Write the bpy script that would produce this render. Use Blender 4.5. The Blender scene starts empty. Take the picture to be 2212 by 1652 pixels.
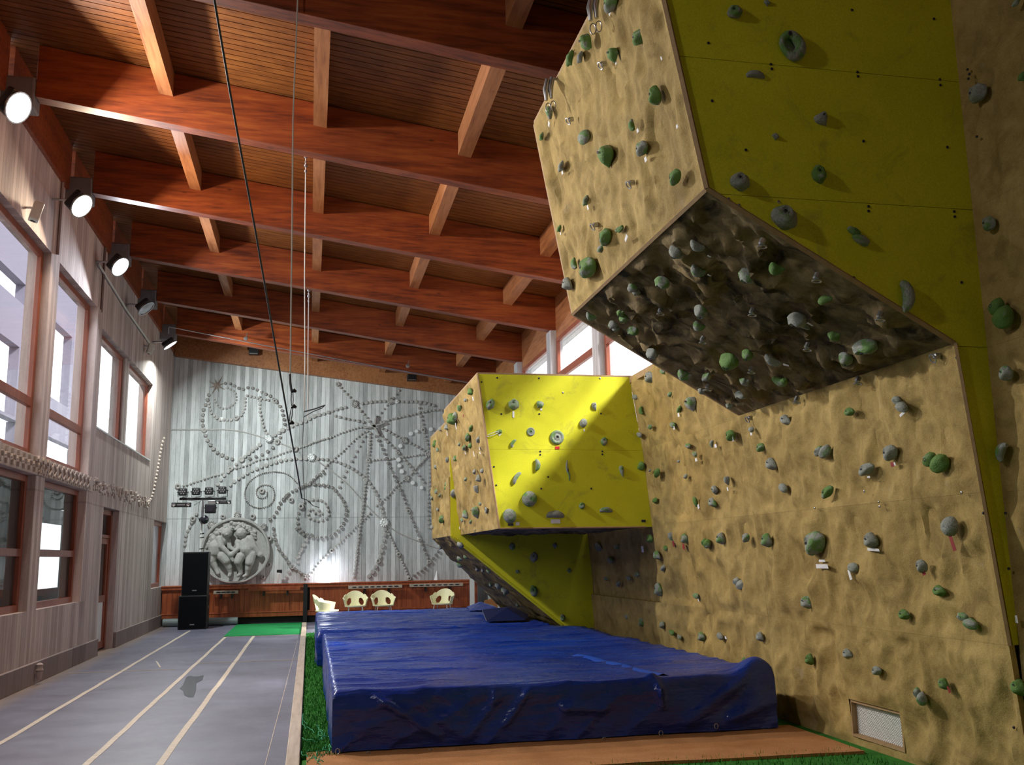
import bpy, bmesh, math, random
from mathutils import Vector, Matrix, noise
random.seed(7)
C = bpy.context.scene.collection
SC = bpy.context.scene
R = math.radians
PI = math.pi

# ------------------------------------------------------------------ camera
FPX, H = 2085.0, 1.55
YAW, PITCH, ROLL = R(11.82), R(10.19), R(-0.97)
_fw = Vector((math.sin(YAW)*math.cos(PITCH), math.cos(YAW)*math.cos(PITCH), math.sin(PITCH)))
_rt = Vector((math.cos(YAW), -math.sin(YAW), 0))
_up = _rt.cross(_fw)
CR = _rt*math.cos(ROLL) + _up*math.sin(ROLL)
CU = CR.cross(_fw)
CF = _fw
CAM = Vector((0, 0, H))
cd = bpy.data.cameras.new('camera'); cam = bpy.data.objects.new('camera', cd); C.objects.link(cam)
cam.matrix_world = Matrix(((CR.x, CU.x, -CF.x, CAM.x), (CR.y, CU.y, -CF.y, CAM.y), (CR.z, CU.z, -CF.z, CAM.z), (0, 0, 0, 1)))
cd.sensor_width = 36; cd.sensor_fit = 'HORIZONTAL'; cd.lens = 36*FPX/2212; cd.clip_end = 300; cd.clip_start = .05
SC.camera = cam

def ray(x, y): return CF + CR*((x-1106)/FPX) + CU*((826-y)/FPX)
def at(x, y, ax, v):                       # pixel -> point on the plane  coordinate[ax] = v
    d = ray(x, y); t = (v-CAM[ax])/d[ax]; return CAM + d*t
def on(x, y, p0, n):                       # pixel -> point on a general plane
    d = ray(x, y); t = (p0-CAM).dot(n)/d.dot(n); return CAM + d*t
def depth(P): return (P-CAM).dot(CF)

# ------------------------------------------------------------------ view, world, lights
vs = SC.view_settings
vs.view_transform = 'Standard'; vs.look = 'None'; vs.gamma = 1; vs.exposure = 0.0
try: vs.use_curve_mapping = False
except Exception: pass
SC.cycles.max_bounces = 8; SC.cycles.diffuse_bounces = 4; SC.cycles.glossy_bounces = 3
SC.cycles.sample_clamp_indirect = 6

SKY = 2.6
w = bpy.data.worlds.new('overcast_sky'); SC.world = w; w.use_nodes = True
nt = w.node_tree; nt.nodes.clear()
o_ = nt.nodes.new('ShaderNodeOutputWorld'); b_ = nt.nodes.new('ShaderNodeBackground')
tc = nt.nodes.new('ShaderNodeTexCoord'); nz = nt.nodes.new('ShaderNodeTexNoise'); cr = nt.nodes.new('ShaderNodeValToRGB')
nz.inputs['Scale'].default_value = 2.5
cr.color_ramp.elements[0].color = (.86, .93, 1, 1); cr.color_ramp.elements[1].color = (1, 1, 1, 1)
nt.links.new(tc.outputs['Generated'], nz.inputs['Vector']); nt.links.new(nz.outputs['Fac'], cr.inputs['Fac'])
nt.links.new(cr.outputs['Color'], b_.inputs['Color']); b_.inputs['Strength'].default_value = SKY
nt.links.new(b_.outputs[0], o_.inputs[0])

def portal(name, loc, rot, sx, sy):
    l = bpy.data.lights.new(name, 'AREA'); l.shape = 'RECTANGLE'; l.size = sx; l.size_y = sy
    l.cycles.is_portal = True
    o = bpy.data.objects.new(name, l); o.location = loc; o.rotation_euler = rot; C.objects.link(o)
# window openings guide the sky light in
for y0 in (8.39, 11.42, 14.45, 17.48):
    portal('sky_portal_right', (4.52, y0+1.3, 4.5), (0, R(90), 0), 2.0, 2.7)
for y0, y1, z0, z1 in [(5.43, 7.89, 2.95, 5.75), (8.2, 10.7, 2.95, 5.75), (11.2, 13.72, 2.95, 5.75), (14.17, 16.63, 2.95, 5.75), (17.06, 19.64, 3.8, 5.5), (20.1, 22.7, 3.8, 5.5)]:
    portal('sky_portal_left', (-3.8, (y0+y1)/2, (z0+z1)/2), (0, R(-90), 0), z1-z0, y1-y0)

# hazy sun behind the high windows on the right
sl = bpy.data.lights.new('hazy_sun', 'SUN'); sl.energy = 9.0; sl.angle = R(10); sl.color = (1, .97, .90)
so = bpy.data.objects.new('hazy_sun', sl); C.objects.link(so)
so.rotation_euler = Vector((-1, .80, -1.0)).to_track_quat('-Z', 'Y').to_euler()

# (position of lens, aim, colour, watts) of the wall floodlights; the lamp builder below uses this
FLOOD = [(Vector((-3.16, 10.55, 6.38)), Vector((.9, -.35, -.50)), (1, .97, .93), 260, True),
         (Vector((-3.16, 13.55, 6.38)), Vector((.9, -.40, -.70)), (1, .80, .58), 190, True),
         (Vector((-3.16, 16.35, 6.36)), Vector((.9, -.40, -.70)), (.86, .90, 1), 190, True),
         (Vector((-3.16, 19.0, 6.33)), Vector((.9, -.2, -1.0)), (1, 1, 1), 0, False),
         (Vector((-3.16, 22.3, 6.33)), Vector((.75, .1, -1.0)), (.90, 1, .96), 300, True),
         (Vector((-3.16, 3.60, 6.38)), Vector((.9, .15, -1.0)), (1, .95, .88), 60, True)]  # added lamp out of view, brightens the near yellow side

# ------------------------------------------------------------------ materials
def new_mat(name):
    m = bpy.data.materials.new(name); m.use_nodes = True
    nt = m.node_tree; b = nt.nodes['Principled BSDF']
    return m, nt, b
class N:
    """tiny node helper"""
    def __init__(s, nt): s.nt = nt
    def n(s, t, **k):
        x = s.nt.nodes.new(t)
        for a, v in k.items(): setattr(x, a, v)
        return x
    def l(s, a, b): s.nt.links.new(a, b)
    def coord(s, scale=(1, 1, 1), rot=(0, 0, 0), kind='Object'):
        t = s.n('ShaderNodeTexCoord'); m = s.n('ShaderNodeMapping')
        m.inputs['Scale'].default_value = scale; m.inputs['Rotation'].default_value = rot
        s.l(t.outputs[kind], m.inputs['Vector']); return m.outputs['Vector']
    def world(s, scale=(1, 1, 1)):
        t = s.n('ShaderNodeNewGeometry'); m = s.n('ShaderNodeMapping'); m.inputs['Scale'].default_value = scale
        s.l(t.outputs['Position'], m.inputs['Vector']); return m.outputs['Vector']
    def noise(s, vec, scale, detail=4, rough=.55, dist=0):
        x = s.n('ShaderNodeTexNoise'); x.inputs['Scale'].default_value = scale; x.inputs['Detail'].default_value = detail
        x.inputs['Roughness'].default_value = rough; x.inputs['Distortion'].default_value = dist
        s.l(vec, x.inputs['Vector']); return x.outputs['Fac']
    def ramp(s, fac, stops, interp='LINEAR'):
        x = s.n('ShaderNodeValToRGB'); x.color_ramp.interpolation = interp
        e = x.color_ramp.elements
        while len(e) < len(stops): e.new(.5)
        for i, (p, c) in enumerate(stops):
            e[i].position = p; e[i].color = (*c, 1) if not isinstance(c, (int, float)) else (c, c, c, 1)
        s.l(fac, x.inputs['Fac']); return x.outputs['Color']
    def math(s, op, a, b=None):
        x = s.n('ShaderNodeMath', operation=op)
        for i, v in enumerate((a, b)):
            if v is None: continue
            if isinstance(v, (int, float)): x.inputs[i].default_value = v
            else: s.l(v, x.inputs[i])
        return x.outputs[0]
    def mix(s, fac, a, b, mode='MIX'):
        x = s.n('ShaderNodeMix', data_type='RGBA', blend_type=mode)
        for i, v in ((0, fac), (6, a), (7, b)):
            if isinstance(v, (int, float)): x.inputs[i].default_value = v
            elif isinstance(v, tuple): x.inputs[i].default_value = (*v, 1)
            else: s.l(v, x.inputs[i])
        return x.outputs[2]
    def bump(s, h, b, strength=.3, dist=.01):
        x = s.n('ShaderNodeBump'); x.inputs['Strength'].default_value = strength; x.inputs['Distance'].default_value = dist
        s.l(h, x.inputs['Height']); s.l(x.outputs['Normal'], b.inputs['Normal'])
    def sep(s, vec):
        x = s.n('ShaderNodeSeparateXYZ'); s.l(vec, x.inputs[0]); return x.outputs

def plain(name, col, rough=.5, metal=0, spec=None, emit=None, es=0, var=.0):
    m, nt, b = new_mat(name); b.inputs['Base Color'].default_value = (*col, 1)
    b.inputs['Roughness'].default_value = rough; b.inputs['Metallic'].default_value = metal
    if spec is not None: b.inputs['Specular IOR Level'].default_value = spec
    if emit: b.inputs['Emission Color'].default_value = (*emit, 1); b.inputs['Emission Strength'].default_value = es
    k = N(nt)
    f = k.noise(k.world(), 14, 3)
    c = k.mix(f, tuple(v*(1-var) for v in col), tuple(min(1, v*(1+var)) for v in col)); k.l(c, b.inputs['Base Color'])
    return m

def concrete(name, ax, dark, light, lines=.5, pitch=.105, joint=None):
    """board-marked concrete: vertical boards along axis ax"""
    m, nt, b = new_mat(name); k = N(nt)
    P = k.world(); s = k.sep(P)
    h = k.math('DIVIDE', s[ax], pitch); fl = k.math('FLOOR', h); fr = k.math('FRACT', h)
    wn = k.n('ShaderNodeTexWhiteNoise', noise_dimensions='1D'); k.l(fl, wn.inputs['W'])
    # streaks run vertically
    sc = [9, 9, 9]; sc[2] = 1.3
    st = k.noise(k.world(tuple(sc)), 1.6, 5, .6)
    fine = k.noise(k.world((60, 60, 22)), 1, 3, .75)
    blot = k.noise(k.world((1, 1, .7)), .9, 4, .6)
    v = k.math('ADD', k.math('MULTIPLY', wn.outputs['Value'], .34), k.math('MULTIPLY', st, .5))
    v = k.math('ADD', v, k.math('MULTIPLY', fine, .25))
    v = k.math('ADD', v, k.math('MULTIPLY', blot, .30))
    c = k.ramp(v, [(.42, dark), (.95, light)])
    e = k.math('ABSOLUTE', k.math('SUBTRACT', fr, .5)); ln = k.ramp(e, [(.44, 0.), (.495, 1.)])
    br = k.ramp(k.noise(k.world((7, 7, 1.1)), 1.3, 3), [(.38, .25), (.6, 1.)])
    c = k.mix(k.math('MULTIPLY', k.math('MULTIPLY', ln, br), lines), c, tuple(x*.40 for x in dark))
    if joint:
        jz = k.math('ABSOLUTE', k.math('SUBTRACT', k.math('ADD', s[2], k.math('MULTIPLY', fine, .012)), joint)); jj = k.ramp(jz, [(.006, .35), (.02, 0.)])
        c = k.mix(jj, c, tuple(x*.5 for x in dark))
    k.l(c, b.inputs['Base Color'])
    b.inputs['Roughness'].default_value = .85
    hh = k.math('SUBTRACT', k.math('MULTIPLY', k.math('ADD', st, k.math('MULTIPLY', wn.outputs['Value'], .8)), .5), ln)
    k.bump(hh, b, .5, .012)
    return m

def timber(name, ax, dark, mid, light, lam=0, rough=.45, spec=.5):
    """planed timber with the grain along axis ax; lam = lamella pitch in z"""
    m, nt, b = new_mat(name); k = N(nt)
    sc = [7., 7., 7.]; sc[ax] = .55
    g = k.noise(k.world(tuple(sc)), 3, 6, .62, .4)
    blot = k.noise(k.world(), 1.3, 4, .6)
    v = k.math('ADD', k.math('MULTIPLY', g, .7), k.math('MULTIPLY', blot, .35))
    if lam:
        s = k.sep(k.world()); sl = k.math('ADD', s[2], k.math('MULTIPLY', s[0], .1453))
        fl = k.math('FLOOR', k.math('DIVIDE', sl, lam))
        wn = k.n('ShaderNodeTexWhiteNoise', noise_dimensions='1D'); k.l(fl, wn.inputs['W'])
        v = k.math('ADD', v, k.math('MULTIPLY', k.math('SUBTRACT', wn.outputs['Value'], .5), .12))
    c = k.ramp(v, [(.35, dark), (.53, mid), (.75, light)])
    vo = k.n('ShaderNodeTexVoronoi'); vo.inputs['Scale'].default_value = 3.3
    kn = [1., 1., 1.]; kn[ax] = .45
    k.l(k.world(tuple(kn)), vo.inputs['Vector'])
    kk = k.ramp(vo.outputs['Distance'], [(.03, 1.), (.075, 0.)])
    c = k.mix(k.math('MULTIPLY', kk, .6), c, tuple(x*.35 for x in dark)); k.l(c, b.inputs['Base Color'])
    b.inputs['Roughness'].default_value = rough; b.inputs['Specular IOR Level'].default_value = spec
    k.bump(g, b, .15, .004)
    return m

def rock(name, a, c2, stain, amt=.5, scale=1.):
    m, nt, b = new_mat(name); k = N(nt); P = k.world()
    n1 = k.noise(P, 1.3*scale, 6, .6, .5); n2 = k.noise(P, 9*scale, 5, .65); n3 = k.noise(P, 160, 2, .6)
    v = k.math('ADD', k.math('MULTIPLY', n1, .6), k.math('MULTIPLY', n2, .4))
    c = k.ramp(v, [(.36, a), (.62, c2)])
    st = k.ramp(k.noise(P, 3.4*scale, 5, .62, 1.2), [(.50, 0.), (.66, 1.)])
    c = k.mix(k.math('MULTIPLY', st, amt), c, stain)
    chalk = k.ramp(k.noise(P, 4.7, 4, .7), [(.64, 0.), (.86, 1.)])
    c = k.mix(k.math('MULTIPLY', chalk, .45), c, (.48, .43, .36))
    sp = k.ramp(n3, [(.3, .78), (.62, 1.08)]); c = k.mix(1., c, sp, 'MULTIPLY')
    k.l(c, b.inputs['Base Color']); b.inputs['Roughness'].default_value = .8; b.inputs['Specular IOR Level'].default_value = .2
    h = k.math('ADD', k.math('MULTIPLY', n2, .7), k.math('MULTIPLY', n3, .12))
    k.bump(h, b, .5, .03)
    return m

M = {}
M['conc_left'] = concrete('pinkish board-marked concrete', 1, (.33, .255, .235), (.70, .59, .55), .5, .105, 2.52)
M['conc_far'] = concrete('grey board-marked concrete', 0, (.27, .285, .29), (.80, .83, .85), .8, .11, 2.62)
M['conc_low'] = concrete('brown-grey skirting concrete', 1, (.16, .12, .11), (.33, .26, .25), .2, .9)
M['relief'] = plain('cast relief concrete', (.44, .43, .42), .85, var=.25)
M['relief_white'] = plain('white glazed relief disc', (.85, .87, .88), .5, var=.05)
M['frieze'] = plain('tan relief concrete', (.50, .42, .37), .9, var=.2)
M['beam'] = timber('red laminated timber', 0, (.10, .018, .005), (.26, .050, .010), (.40, .105, .020), .04, .5)
M['purlin'] = timber('orange planed timber', 1, (.20, .06, .02), (.36, .14, .05), (.48, .21, .085), 0, .5)
M['ceil'] = timber('ceiling boarding timber', 0, (.085, .026, .006), (.20, .065, .012), (.32, .12, .025), 0, .5)
M['frame'] = timber('red-brown window timber', 2, (.17, .04, .02), (.27, .07, .035), (.36, .11, .06), 0, .4)
M['wains'] = timber('varnished panelling', 2, (.20, .035, .015), (.36, .085, .03), (.50, .15, .06), 0, .35)
M['rock'] = rock('sand-coloured moulded climbing panel', (.27, .185, .06), (.47, .34, .125), (.16, .11, .035), .5)
M['rock_under'] = rock('darker blotched climbing panel', (.075, .055, .025), (.34, .25, .12), (.018, .015, .008), .92, .9)  # darker, more heavily blotched colour for the overhang undersides
M['ply'] = plain('raw plywood edge', (.36, .23, .11), .7, var=.3)
M['dark'] = plain('dark recess', (.012, .011, .011), .8)
M['black'] = plain('black plastic', (.012, .012, .014), .45, var=.3)
M['black_cloth'] = plain('black speaker grille', (.006, .006, .008), .9, spec=.1)
M['steel'] = plain('galvanised steel', (.45, .46, .48), .35, .9, var=.2)
M['chrome'] = plain('chromed tube', (.8, .82, .85), .15, 1)
M['white'] = plain('white plastic', (.75, .76, .74), .5, var=.08)
M['cream'] = plain('cream moulded plastic', (.95, .90, .58), .4, var=.05)
M['paper'] = plain('white paper tag', (.78, .78, .80), .8)
M['redtag'] = plain('dark red tape', (.28, .03, .03), .7)
M['brightred'] = plain('red paper tag', (.65, .02, .03), .7)
M['rope_white'] = plain('white cord', (.55, .52, .48), .8, var=.2)
M['rope_dark'] = plain('dark steel cable', (.05, .055, .06), .6, var=.3)
M['lens'] = plain('lamp reflector', (.35, .36, .38), .2, .6)
M['beigebox'] = plain('beige enamel', (.62, .62, .56), .5, var=.08)
M['corbel'] = plain('rough grey concrete', (.17, .16, .17), .9, var=.3)
M['column'] = concrete('pale column concrete', 1, (.30, .30, .32), (.60, .60, .64), .3, .06)
M['ext'] = plain('lilac grey render', (.155, .145, .20), .8, var=.1)
M['darkglass'] = plain('dark lamp glass', (.02, .02, .03), .12)
M['inkdark'] = plain('dark marking', (.03, .03, .04), .7)

def mk_yellow(name='lime yellow painted board'):
    m, nt, b = new_mat(name); k = N(nt); P = k.world()
    n1 = k.noise(P, 1.7, 5, .6); n2 = k.noise(P, 110, 2, .7)
    c = k.ramp(n1, [(.3, (.60, .60, .02)), (.7, (.72, .71, .03))])
    sm = k.ramp(k.noise(P, 2.6, 6, .72, .8), [(.55, 0.), (.74, 1.)])
    c = k.mix(k.math('MULTIPLY', sm, .6), c, (.22, .19, .06))
    c = k.mix(1., c, k.ramp(n2, [(.3, .86), (.65, 1.05)]), 'MULTIPLY')
    k.l(c, b.inputs['Base Color']); b.inputs['Roughness'].default_value = .6; b.inputs['Specular IOR Level'].default_value = .25
    k.bump(n2, b, .12, .002); return m
M['yellow'] = mk_yellow()

def mk_hold(name, g, thr):
    m, nt, b = new_mat(name); k = N(nt)
    oi = k.n('ShaderNodeObjectInfo'); P = k.coord((1, 1, 1))
    vm = k.n('ShaderNodeVectorMath', operation='ADD'); k.l(P, vm.inputs[0])
    cb = k.n('ShaderNodeCombineXYZ'); r10 = k.math('MULTIPLY', oi.outputs['Random'], 37.)
    for i in range(3): k.l(r10, cb.inputs[i])
    k.l(cb.outputs[0], vm.inputs[1])
    f = k.noise(vm.outputs[0], 1.7, 4, .6)
    f = k.ramp(f, [(thr-.05, 0.), (thr+.07, 1.)])
    chalk = k.ramp(k.noise(vm.outputs[0], 9, 3, .7), [(.3, (.20, .225, .19)), (.7, (.36, .38, .35))])
    c = k.mix(f, g, chalk); k.l(c, b.inputs['Base Color']); b.inputs['Roughness'].default_value = .7
    k.bump(k.noise(vm.outputs[0], 14, 3, .7), b, .4, .05)
    return m
M['hold_g'] = mk_hold('green resin with chalk', (.11, .23, .045), .60)
M['hold_m'] = mk_hold('chalky green resin', (.13, .27, .07), .47)
M['hold_c'] = mk_hold('heavily chalked resin', (.15, .21, .11), .34)

def mk_tarp():
    m, nt, b = new_mat('blue coated tarpaulin'); k = N(nt); P = k.world()
    n1 = k.noise(P, 1.1, 4, .6); c = k.ramp(n1, [(.3, (.003, .020, .19)), (.7, (.007, .045, .33))])
    du = k.ramp(k.noise(k.world((.5, 3, 1)), 2., 5, .7), [(.48, 0.), (.80, 1.)])
    c = k.mix(k.math('MULTIPLY', du, .18), c, (.13, .20, .45))
    k.l(c, b.inputs['Base Color']); b.inputs['Specular IOR Level'].default_value = .6
    r = k.ramp(k.noise(P, 3, 3), [(.3, .20), (.7, .36)]); k.l(r, b.inputs['Roughness'])
    h = k.math('ADD', k.noise(k.world((1.0, 7, 4)), 1.3, 4, .55), k.math('MULTIPLY', k.noise(P, 14, 3, .6), .12))
    k.bump(h, b, .9, .05); return m
M['tarp'] = mk_tarp()

def mk_orange():
    m, nt, b = new_mat('tan needle-felt mat'); k = N(nt); P = k.world()
    c = k.ramp(k.noise(P, 3, 4), [(.3, (.36, .15, .045)), (.7, (.50, .23, .085))])
    c = k.mix(1., c, k.ramp(k.noise(P, 130, 2, .8), [(.3, .7), (.7, 1.2)]), 'MULTIPLY')
    k.l(c, b.inputs['Base Color']); b.inputs['Roughness'].default_value = .95; k.bump(k.noise(P, 150, 2), b, .4, .004); return m
M['orange'] = mk_orange()

def mk_green(name, a, c2, sc=60):
    m, nt, b = new_mat(name); k = N(nt); P = k.world()
    v = k.math('ADD', k.math('MULTIPLY', k.noise(P, 5, 5, .65), .6), k.math('MULTIPLY', k.noise(P, sc, 3, .7), .4))
    c = k.ramp(v, [(.35, a), (.65, c2)]); k.l(c, b.inputs['Base Color']); b.inputs['Roughness'].default_value = .9
    b.inputs['Specular IOR Level'].default_value = .2
    k.bump(k.noise(P, sc, 3, .7), b, .6, .01); return m
M['turf'] = mk_green('artificial grass', (.015, .10, .012), (.05, .26, .035))
M['carpet'] = mk_green('green felt', (.008, .19, .05), (.02, .28, .085), 90)
M['net'] = plain('green netting cord', (.03, .35, .16), .7, var=.3)

def mk_floor():
    m, nt, b = new_mat('grey-lilac sports floor'); k = N(nt); P = k.world()
    n1 = k.noise(P, .8, 5, .6); n2 = k.noise(k.world((1, 1, 1)), 60, 3, .7)
    c = k.ramp(n1, [(.3, (.125, .12, .17)), (.7, (.185, .185, .26))])
    c = k.mix(1., c, k.ramp(n2, [(.3, .85), (.7, 1.1)]), 'MULTIPLY')
    s = k.sep(P)
    # dust along the left wall
    d = k.math('ADD', s[0], k.math('MULTIPLY', k.noise(P, 3, 5, .7), .35))
    du = k.ramp(k.math('ADD', d, 4.), [(.62, 1.), (.98, 0.)])
    c = k.mix(k.math('MULTIPLY', du, .7), c, (.34, .23, .13))
    k.l(c, b.inputs['Base Color'])
    r = k.ramp(k.noise(P, 2.2, 5, .65), [(.3, .33), (.7, .5)]); k.l(r, b.inputs['Roughness'])
    b.inputs['Specular IOR Level'].default_value = .4
    k.bump(k.math('ADD', k.noise(P, 1.2, 3), k.math('MULTIPLY', n2, .05)), b, .12, .02); return m
M['floor'] = mk_floor()
M['line'] = plain('cream line tape', (.55, .47, .38), .6, var=.3)
M['line_thin'] = plain('ochre line tape', (.48, .34, .16), .6, var=.3)
M['stain'] = plain('dark spill mark', (.045, .045, .065), .3, var=.3)
M['kerb'] = timber('pale kerb board', 1, (.34, .26, .20), (.48, .39, .31), (.60, .50, .42), 0, .6)

def mk_glass(name, tint=(1, 1, 1), dust=0.):
    m = bpy.data.materials.new(name); m.use_nodes = True; nt = m.node_tree; nt.nodes.clear(); k = N(nt)
    out = k.n('ShaderNodeOutputMaterial'); tr = k.n('ShaderNodeBsdfTransparent'); tr.inputs[0].default_value = (*tint, 1)
    gl = k.n('ShaderNodeBsdfGlossy'); gl.inputs['Roughness'].default_value = .02
    fr = k.n('ShaderNodeFresnel'); fr.inputs['IOR'].default_value = 1.55
    mx = k.n('ShaderNodeMixShader'); ge = k.n('ShaderNodeNewGeometry'); k.l(k.math('MULTIPLY', fr.outputs[0], k.math('SUBTRACT', 1., ge.outputs['Backfacing'])), mx.inputs[0]); k.l(tr.outputs[0], mx.inputs[1]); k.l(gl.outputs[0], mx.inputs[2])
    last = mx.outputs[0]
    if dust:
        df = k.n('ShaderNodeBsdfDiffuse'); df.inputs[0].default_value = (.75, .77, .8, 1)
        m2 = k.n('ShaderNodeMixShader'); f = k.ramp(k.noise(k.world(), 1.2, 4), [(.3, dust*.6), (.7, dust*1.3)])
        k.l(f, m2.inputs[0]); k.l(last, m2.inputs[1]); k.l(df.outputs[0], m2.inputs[2]); last = m2.outputs[0]
    k.l(last, out.inputs[0]); return m
M['tarp_shade'] = plain('tarpaulin fold in shade tone', (.004, .008, .05), .4, var=.4)  # shade of the fold's pocket is put into this darker blue
M['glass'] = mk_glass('window glass'); M['glass_low'] = mk_glass('dim window glass', (.85, .88, .88))

# ------------------------------------------------------------------ mesh helpers
ROOT = {}                                   # object -> world location of its origin
def setp(o, label=None, cat=None, group=None, kind=None):
    if label: o['label'] = label
    if cat: o['category'] = cat
    if group: o['group'] = group
    if kind: o['kind'] = kind
    return o
def empty(name, loc, label=None, cat=None, group=None, kind=None):
    o = bpy.data.objects.new(name, None); C.objects.link(o); o.location = loc; o.empty_display_size = .1
    ROOT[o] = Vector(loc); return setp(o, label, cat, group, kind)
class MB:
    def __init__(s): s.v = []; s.f = []
    def add(s, vs_, fs):
        n = len(s.v); s.v += [Vector(v) for v in vs_]; s.f += [tuple(i+n for i in f) for f in fs]; return s
    def box(s, a, b, mtx=None):
        (x0, y0, z0), (x1, y1, z1) = a, b
        V = [(x0,y0,z0),(x1,y0,z0),(x1,y1,z0),(x0,y1,z0),(x0,y0,z1),(x1,y0,z1),(x1,y1,z1),(x0,y1,z1)]
        if mtx: V = [mtx @ Vector(v) for v in V]
        return s.add(V, [(3,2,1,0),(4,5,6,7),(0,1,5,4),(1,2,6,5),(2,3,7,6),(3,0,4,7)])
    def prism(s, poly, d):                 # polygon (list of points) extruded by vector d
        n = len(poly); P = [Vector(p) for p in poly]; d = Vector(d)
        return s.add(P + [p+d for p in P], [tuple(range(n))[::-1], tuple(range(n, 2*n))] + [(i, (i+1) % n, (i+1) % n+n, i+n) for i in range(n)])
    def tube(s, pts, r, n=8, cap=True, closed=False):
        P = [Vector(p) for p in pts]; m = len(P); rr = r if isinstance(r, (list, tuple)) else [r]*m
        V = []; F = []
        ref = None
        for i, p in enumerate(P):
            if closed: t = (P[(i+1) % m]-P[i-1]).normalized()
            else: t = (P[min(i+1, m-1)]-P[max(i-1, 0)]).normalized()
            if ref is None: ref = Vector((0, 0, 1)) if abs(t.z) < .9 else Vector((1, 0, 0))
            a = t.cross(ref)
            if a.length < 1e-4: a = t.orthogonal()
            a.normalize(); b = t.cross(a).normalized(); ref = b.cross(t) if False else ref
            for j in range(n):
                q = 2*PI*j/n; V.append(p + a*math.cos(q)*rr[i] + b*math.sin(q)*rr[i])
        for i in range(m if closed else m-1):
            for j in range(n):
                i2 = (i+1) % m; F.append((i*n+j, i*n+(j+1) % n, i2*n+(j+1) % n, i2*n+j))
        if cap and not closed: F += [tuple(range(n))[::-1], tuple(range((m-1)*n, m*n))]
        return s.add(V, F)
    def lathe(s, prof, n=20, mtx=None, cap=True):      # prof = [(r, z)] about local z
        V = []; F = []
        for r, z in prof:
            for j in range(n): q = 2*PI*j/n; V.append(Vector((r*math.cos(q), r*math.sin(q), z)))
        for i in range(len(prof)-1):
            for j in range(n): F.append((i*n+j, i*n+(j+1) % n, (i+1)*n+(j+1) % n, (i+1)*n+j))
        if cap: F += [tuple(range(n))[::-1], tuple(range((len(prof)-1)*n, len(prof)*n))]
        if mtx: V = [mtx @ v for v in V]
        return s.add(V, F)
    def build(s, name, mat, parent=None, smooth=False, bevel=0, own=False, seg=2):
        me = bpy.data.meshes.new(name)
        off = Vector((0, 0, 0))
        if parent is not None: off = ROOT.get(parent, Vector((0, 0, 0)))
        elif own:
            xs = [v.x for v in s.v]; ys = [v.y for v in s.v]; zs = [v.z for v in s.v]
            off = Vector(((min(xs)+max(xs))/2, (min(ys)+max(ys))/2, min(zs)))
        me.from_pydata([v-off for v in s.v], [], s.f); me.update()
        bm = bmesh.new(); bm.from_mesh(me); bmesh.ops.recalc_face_normals(bm, faces=bm.faces); bm.to_mesh(me); bm.free()
        if smooth: me.polygons.foreach_set('use_smooth', [True]*len(me.polygons))
        if smooth:
            try: me.set_sharp_from_angle(angle=R(48))
            except Exception: pass
        me.materials.append(mat if not isinstance(mat, str) else M[mat])
        o = bpy.data.objects.new(name, me); C.objects.link(o)
        if parent is not None: o.parent = parent; ROOT[o] = off
        else: o.location = off; ROOT[o] = off
        if bevel:
            b = o.modifiers.new('bevel', 'BEVEL'); b.width = bevel; b.segments = seg; b.limit_method = 'ANGLE'
        return o
def struct(o): o['kind'] = 'structure'; return o
def frame_to(n, up=Vector((0, 0, 1))):      # rotation whose z is n, y close to up
    n = n.normalized(); x = up.cross(n)
    if x.length < 1e-3: x = Vector((1, 0, 0))
    x.normalize(); y = n.cross(x)
    return Matrix((x, y, n)).transposed()

# ================================================================== THE ROOM
def zb(x): return 6.376 - .1453*x           # underside of the roof beams
XL, XR, YF, YN = -3.55, 4.6, 25.8, -4.5
YB = [8.186 + 3.028*n for n in range(-2, 6)]  # near edges of the roof beams
fl = struct(MB().box((-3.9, YN, -.12), (4.9, YF+.3, 0)).build('floor', 'floor'))
ROOT[fl] = Vector((0, 0, 0))
gr = struct(MB().box((-60, -30, -.4), (-3.95, 70, -.3)).box((4.95, -30, -.4), (60, 70, -.3)).build('ground', plain('outside gravel', (.36, .36, .35), .9)))
# court lines and marks laid on the floor
def strip(x0, y0, x1, y1, wd, mat='line', nm='court_line', z=.0025, jit=.006):
    a, b = Vector((x0, y0, 0)), Vector((x1, y1, 0)); t = (b-a).normalized(); nrm = Vector((-t.y, t.x, 0))
    n = max(2, int((b-a).length/.5)); V = []
    for i in range(n+1):
        p = a+(b-a)*i/n; j = nrm*random.uniform(-jit, jit)
        V += [p-nrm*wd/2+j, p+nrm*wd/2+j]
    V2 = [v+Vector((0, 0, z)) for v in V]; m = MB()
    m.add(V2, [(2*i, 2*i+1, 2*i+3, 2*i+2) for i in range(n)]); return m.build(nm, mat, fl)
strip(-2.64, 3, -2.64, 23.6, .055); strip(-1.68, 3, -1.68, 21.4, .055); strip(-1.11, 3, -1.11, 21.4, .06); strip(-1.11, 21.6, -1.07, 22.4, .07, jit=.01)
strip(-3.35, 15.35, -1.9, 15.35, .03, 'line_thin'); strip(-1.66, 16.1, -.16, 16.1, .03, 'line_thin'); strip(-1.72, 21.4, -.15, 21.4, .05)
strip(-2.35, 16.7, -2.15, 15.7, .025); strip(-.35, 3, -.2, 20, .006, jit=.0)
st = [(388,1487),(396,1478),(402,1462),(411,1459),(424,1461),(440,1458),(437,1468),(424,1475),(423,1492),(418,1505),(406,1505),(397,1500),(396,1491)]
MB().add([at(x, y, 2, .003) for x, y in st], [tuple(range(len(st)))]).build('spill_mark', 'stain', fl)

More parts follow.
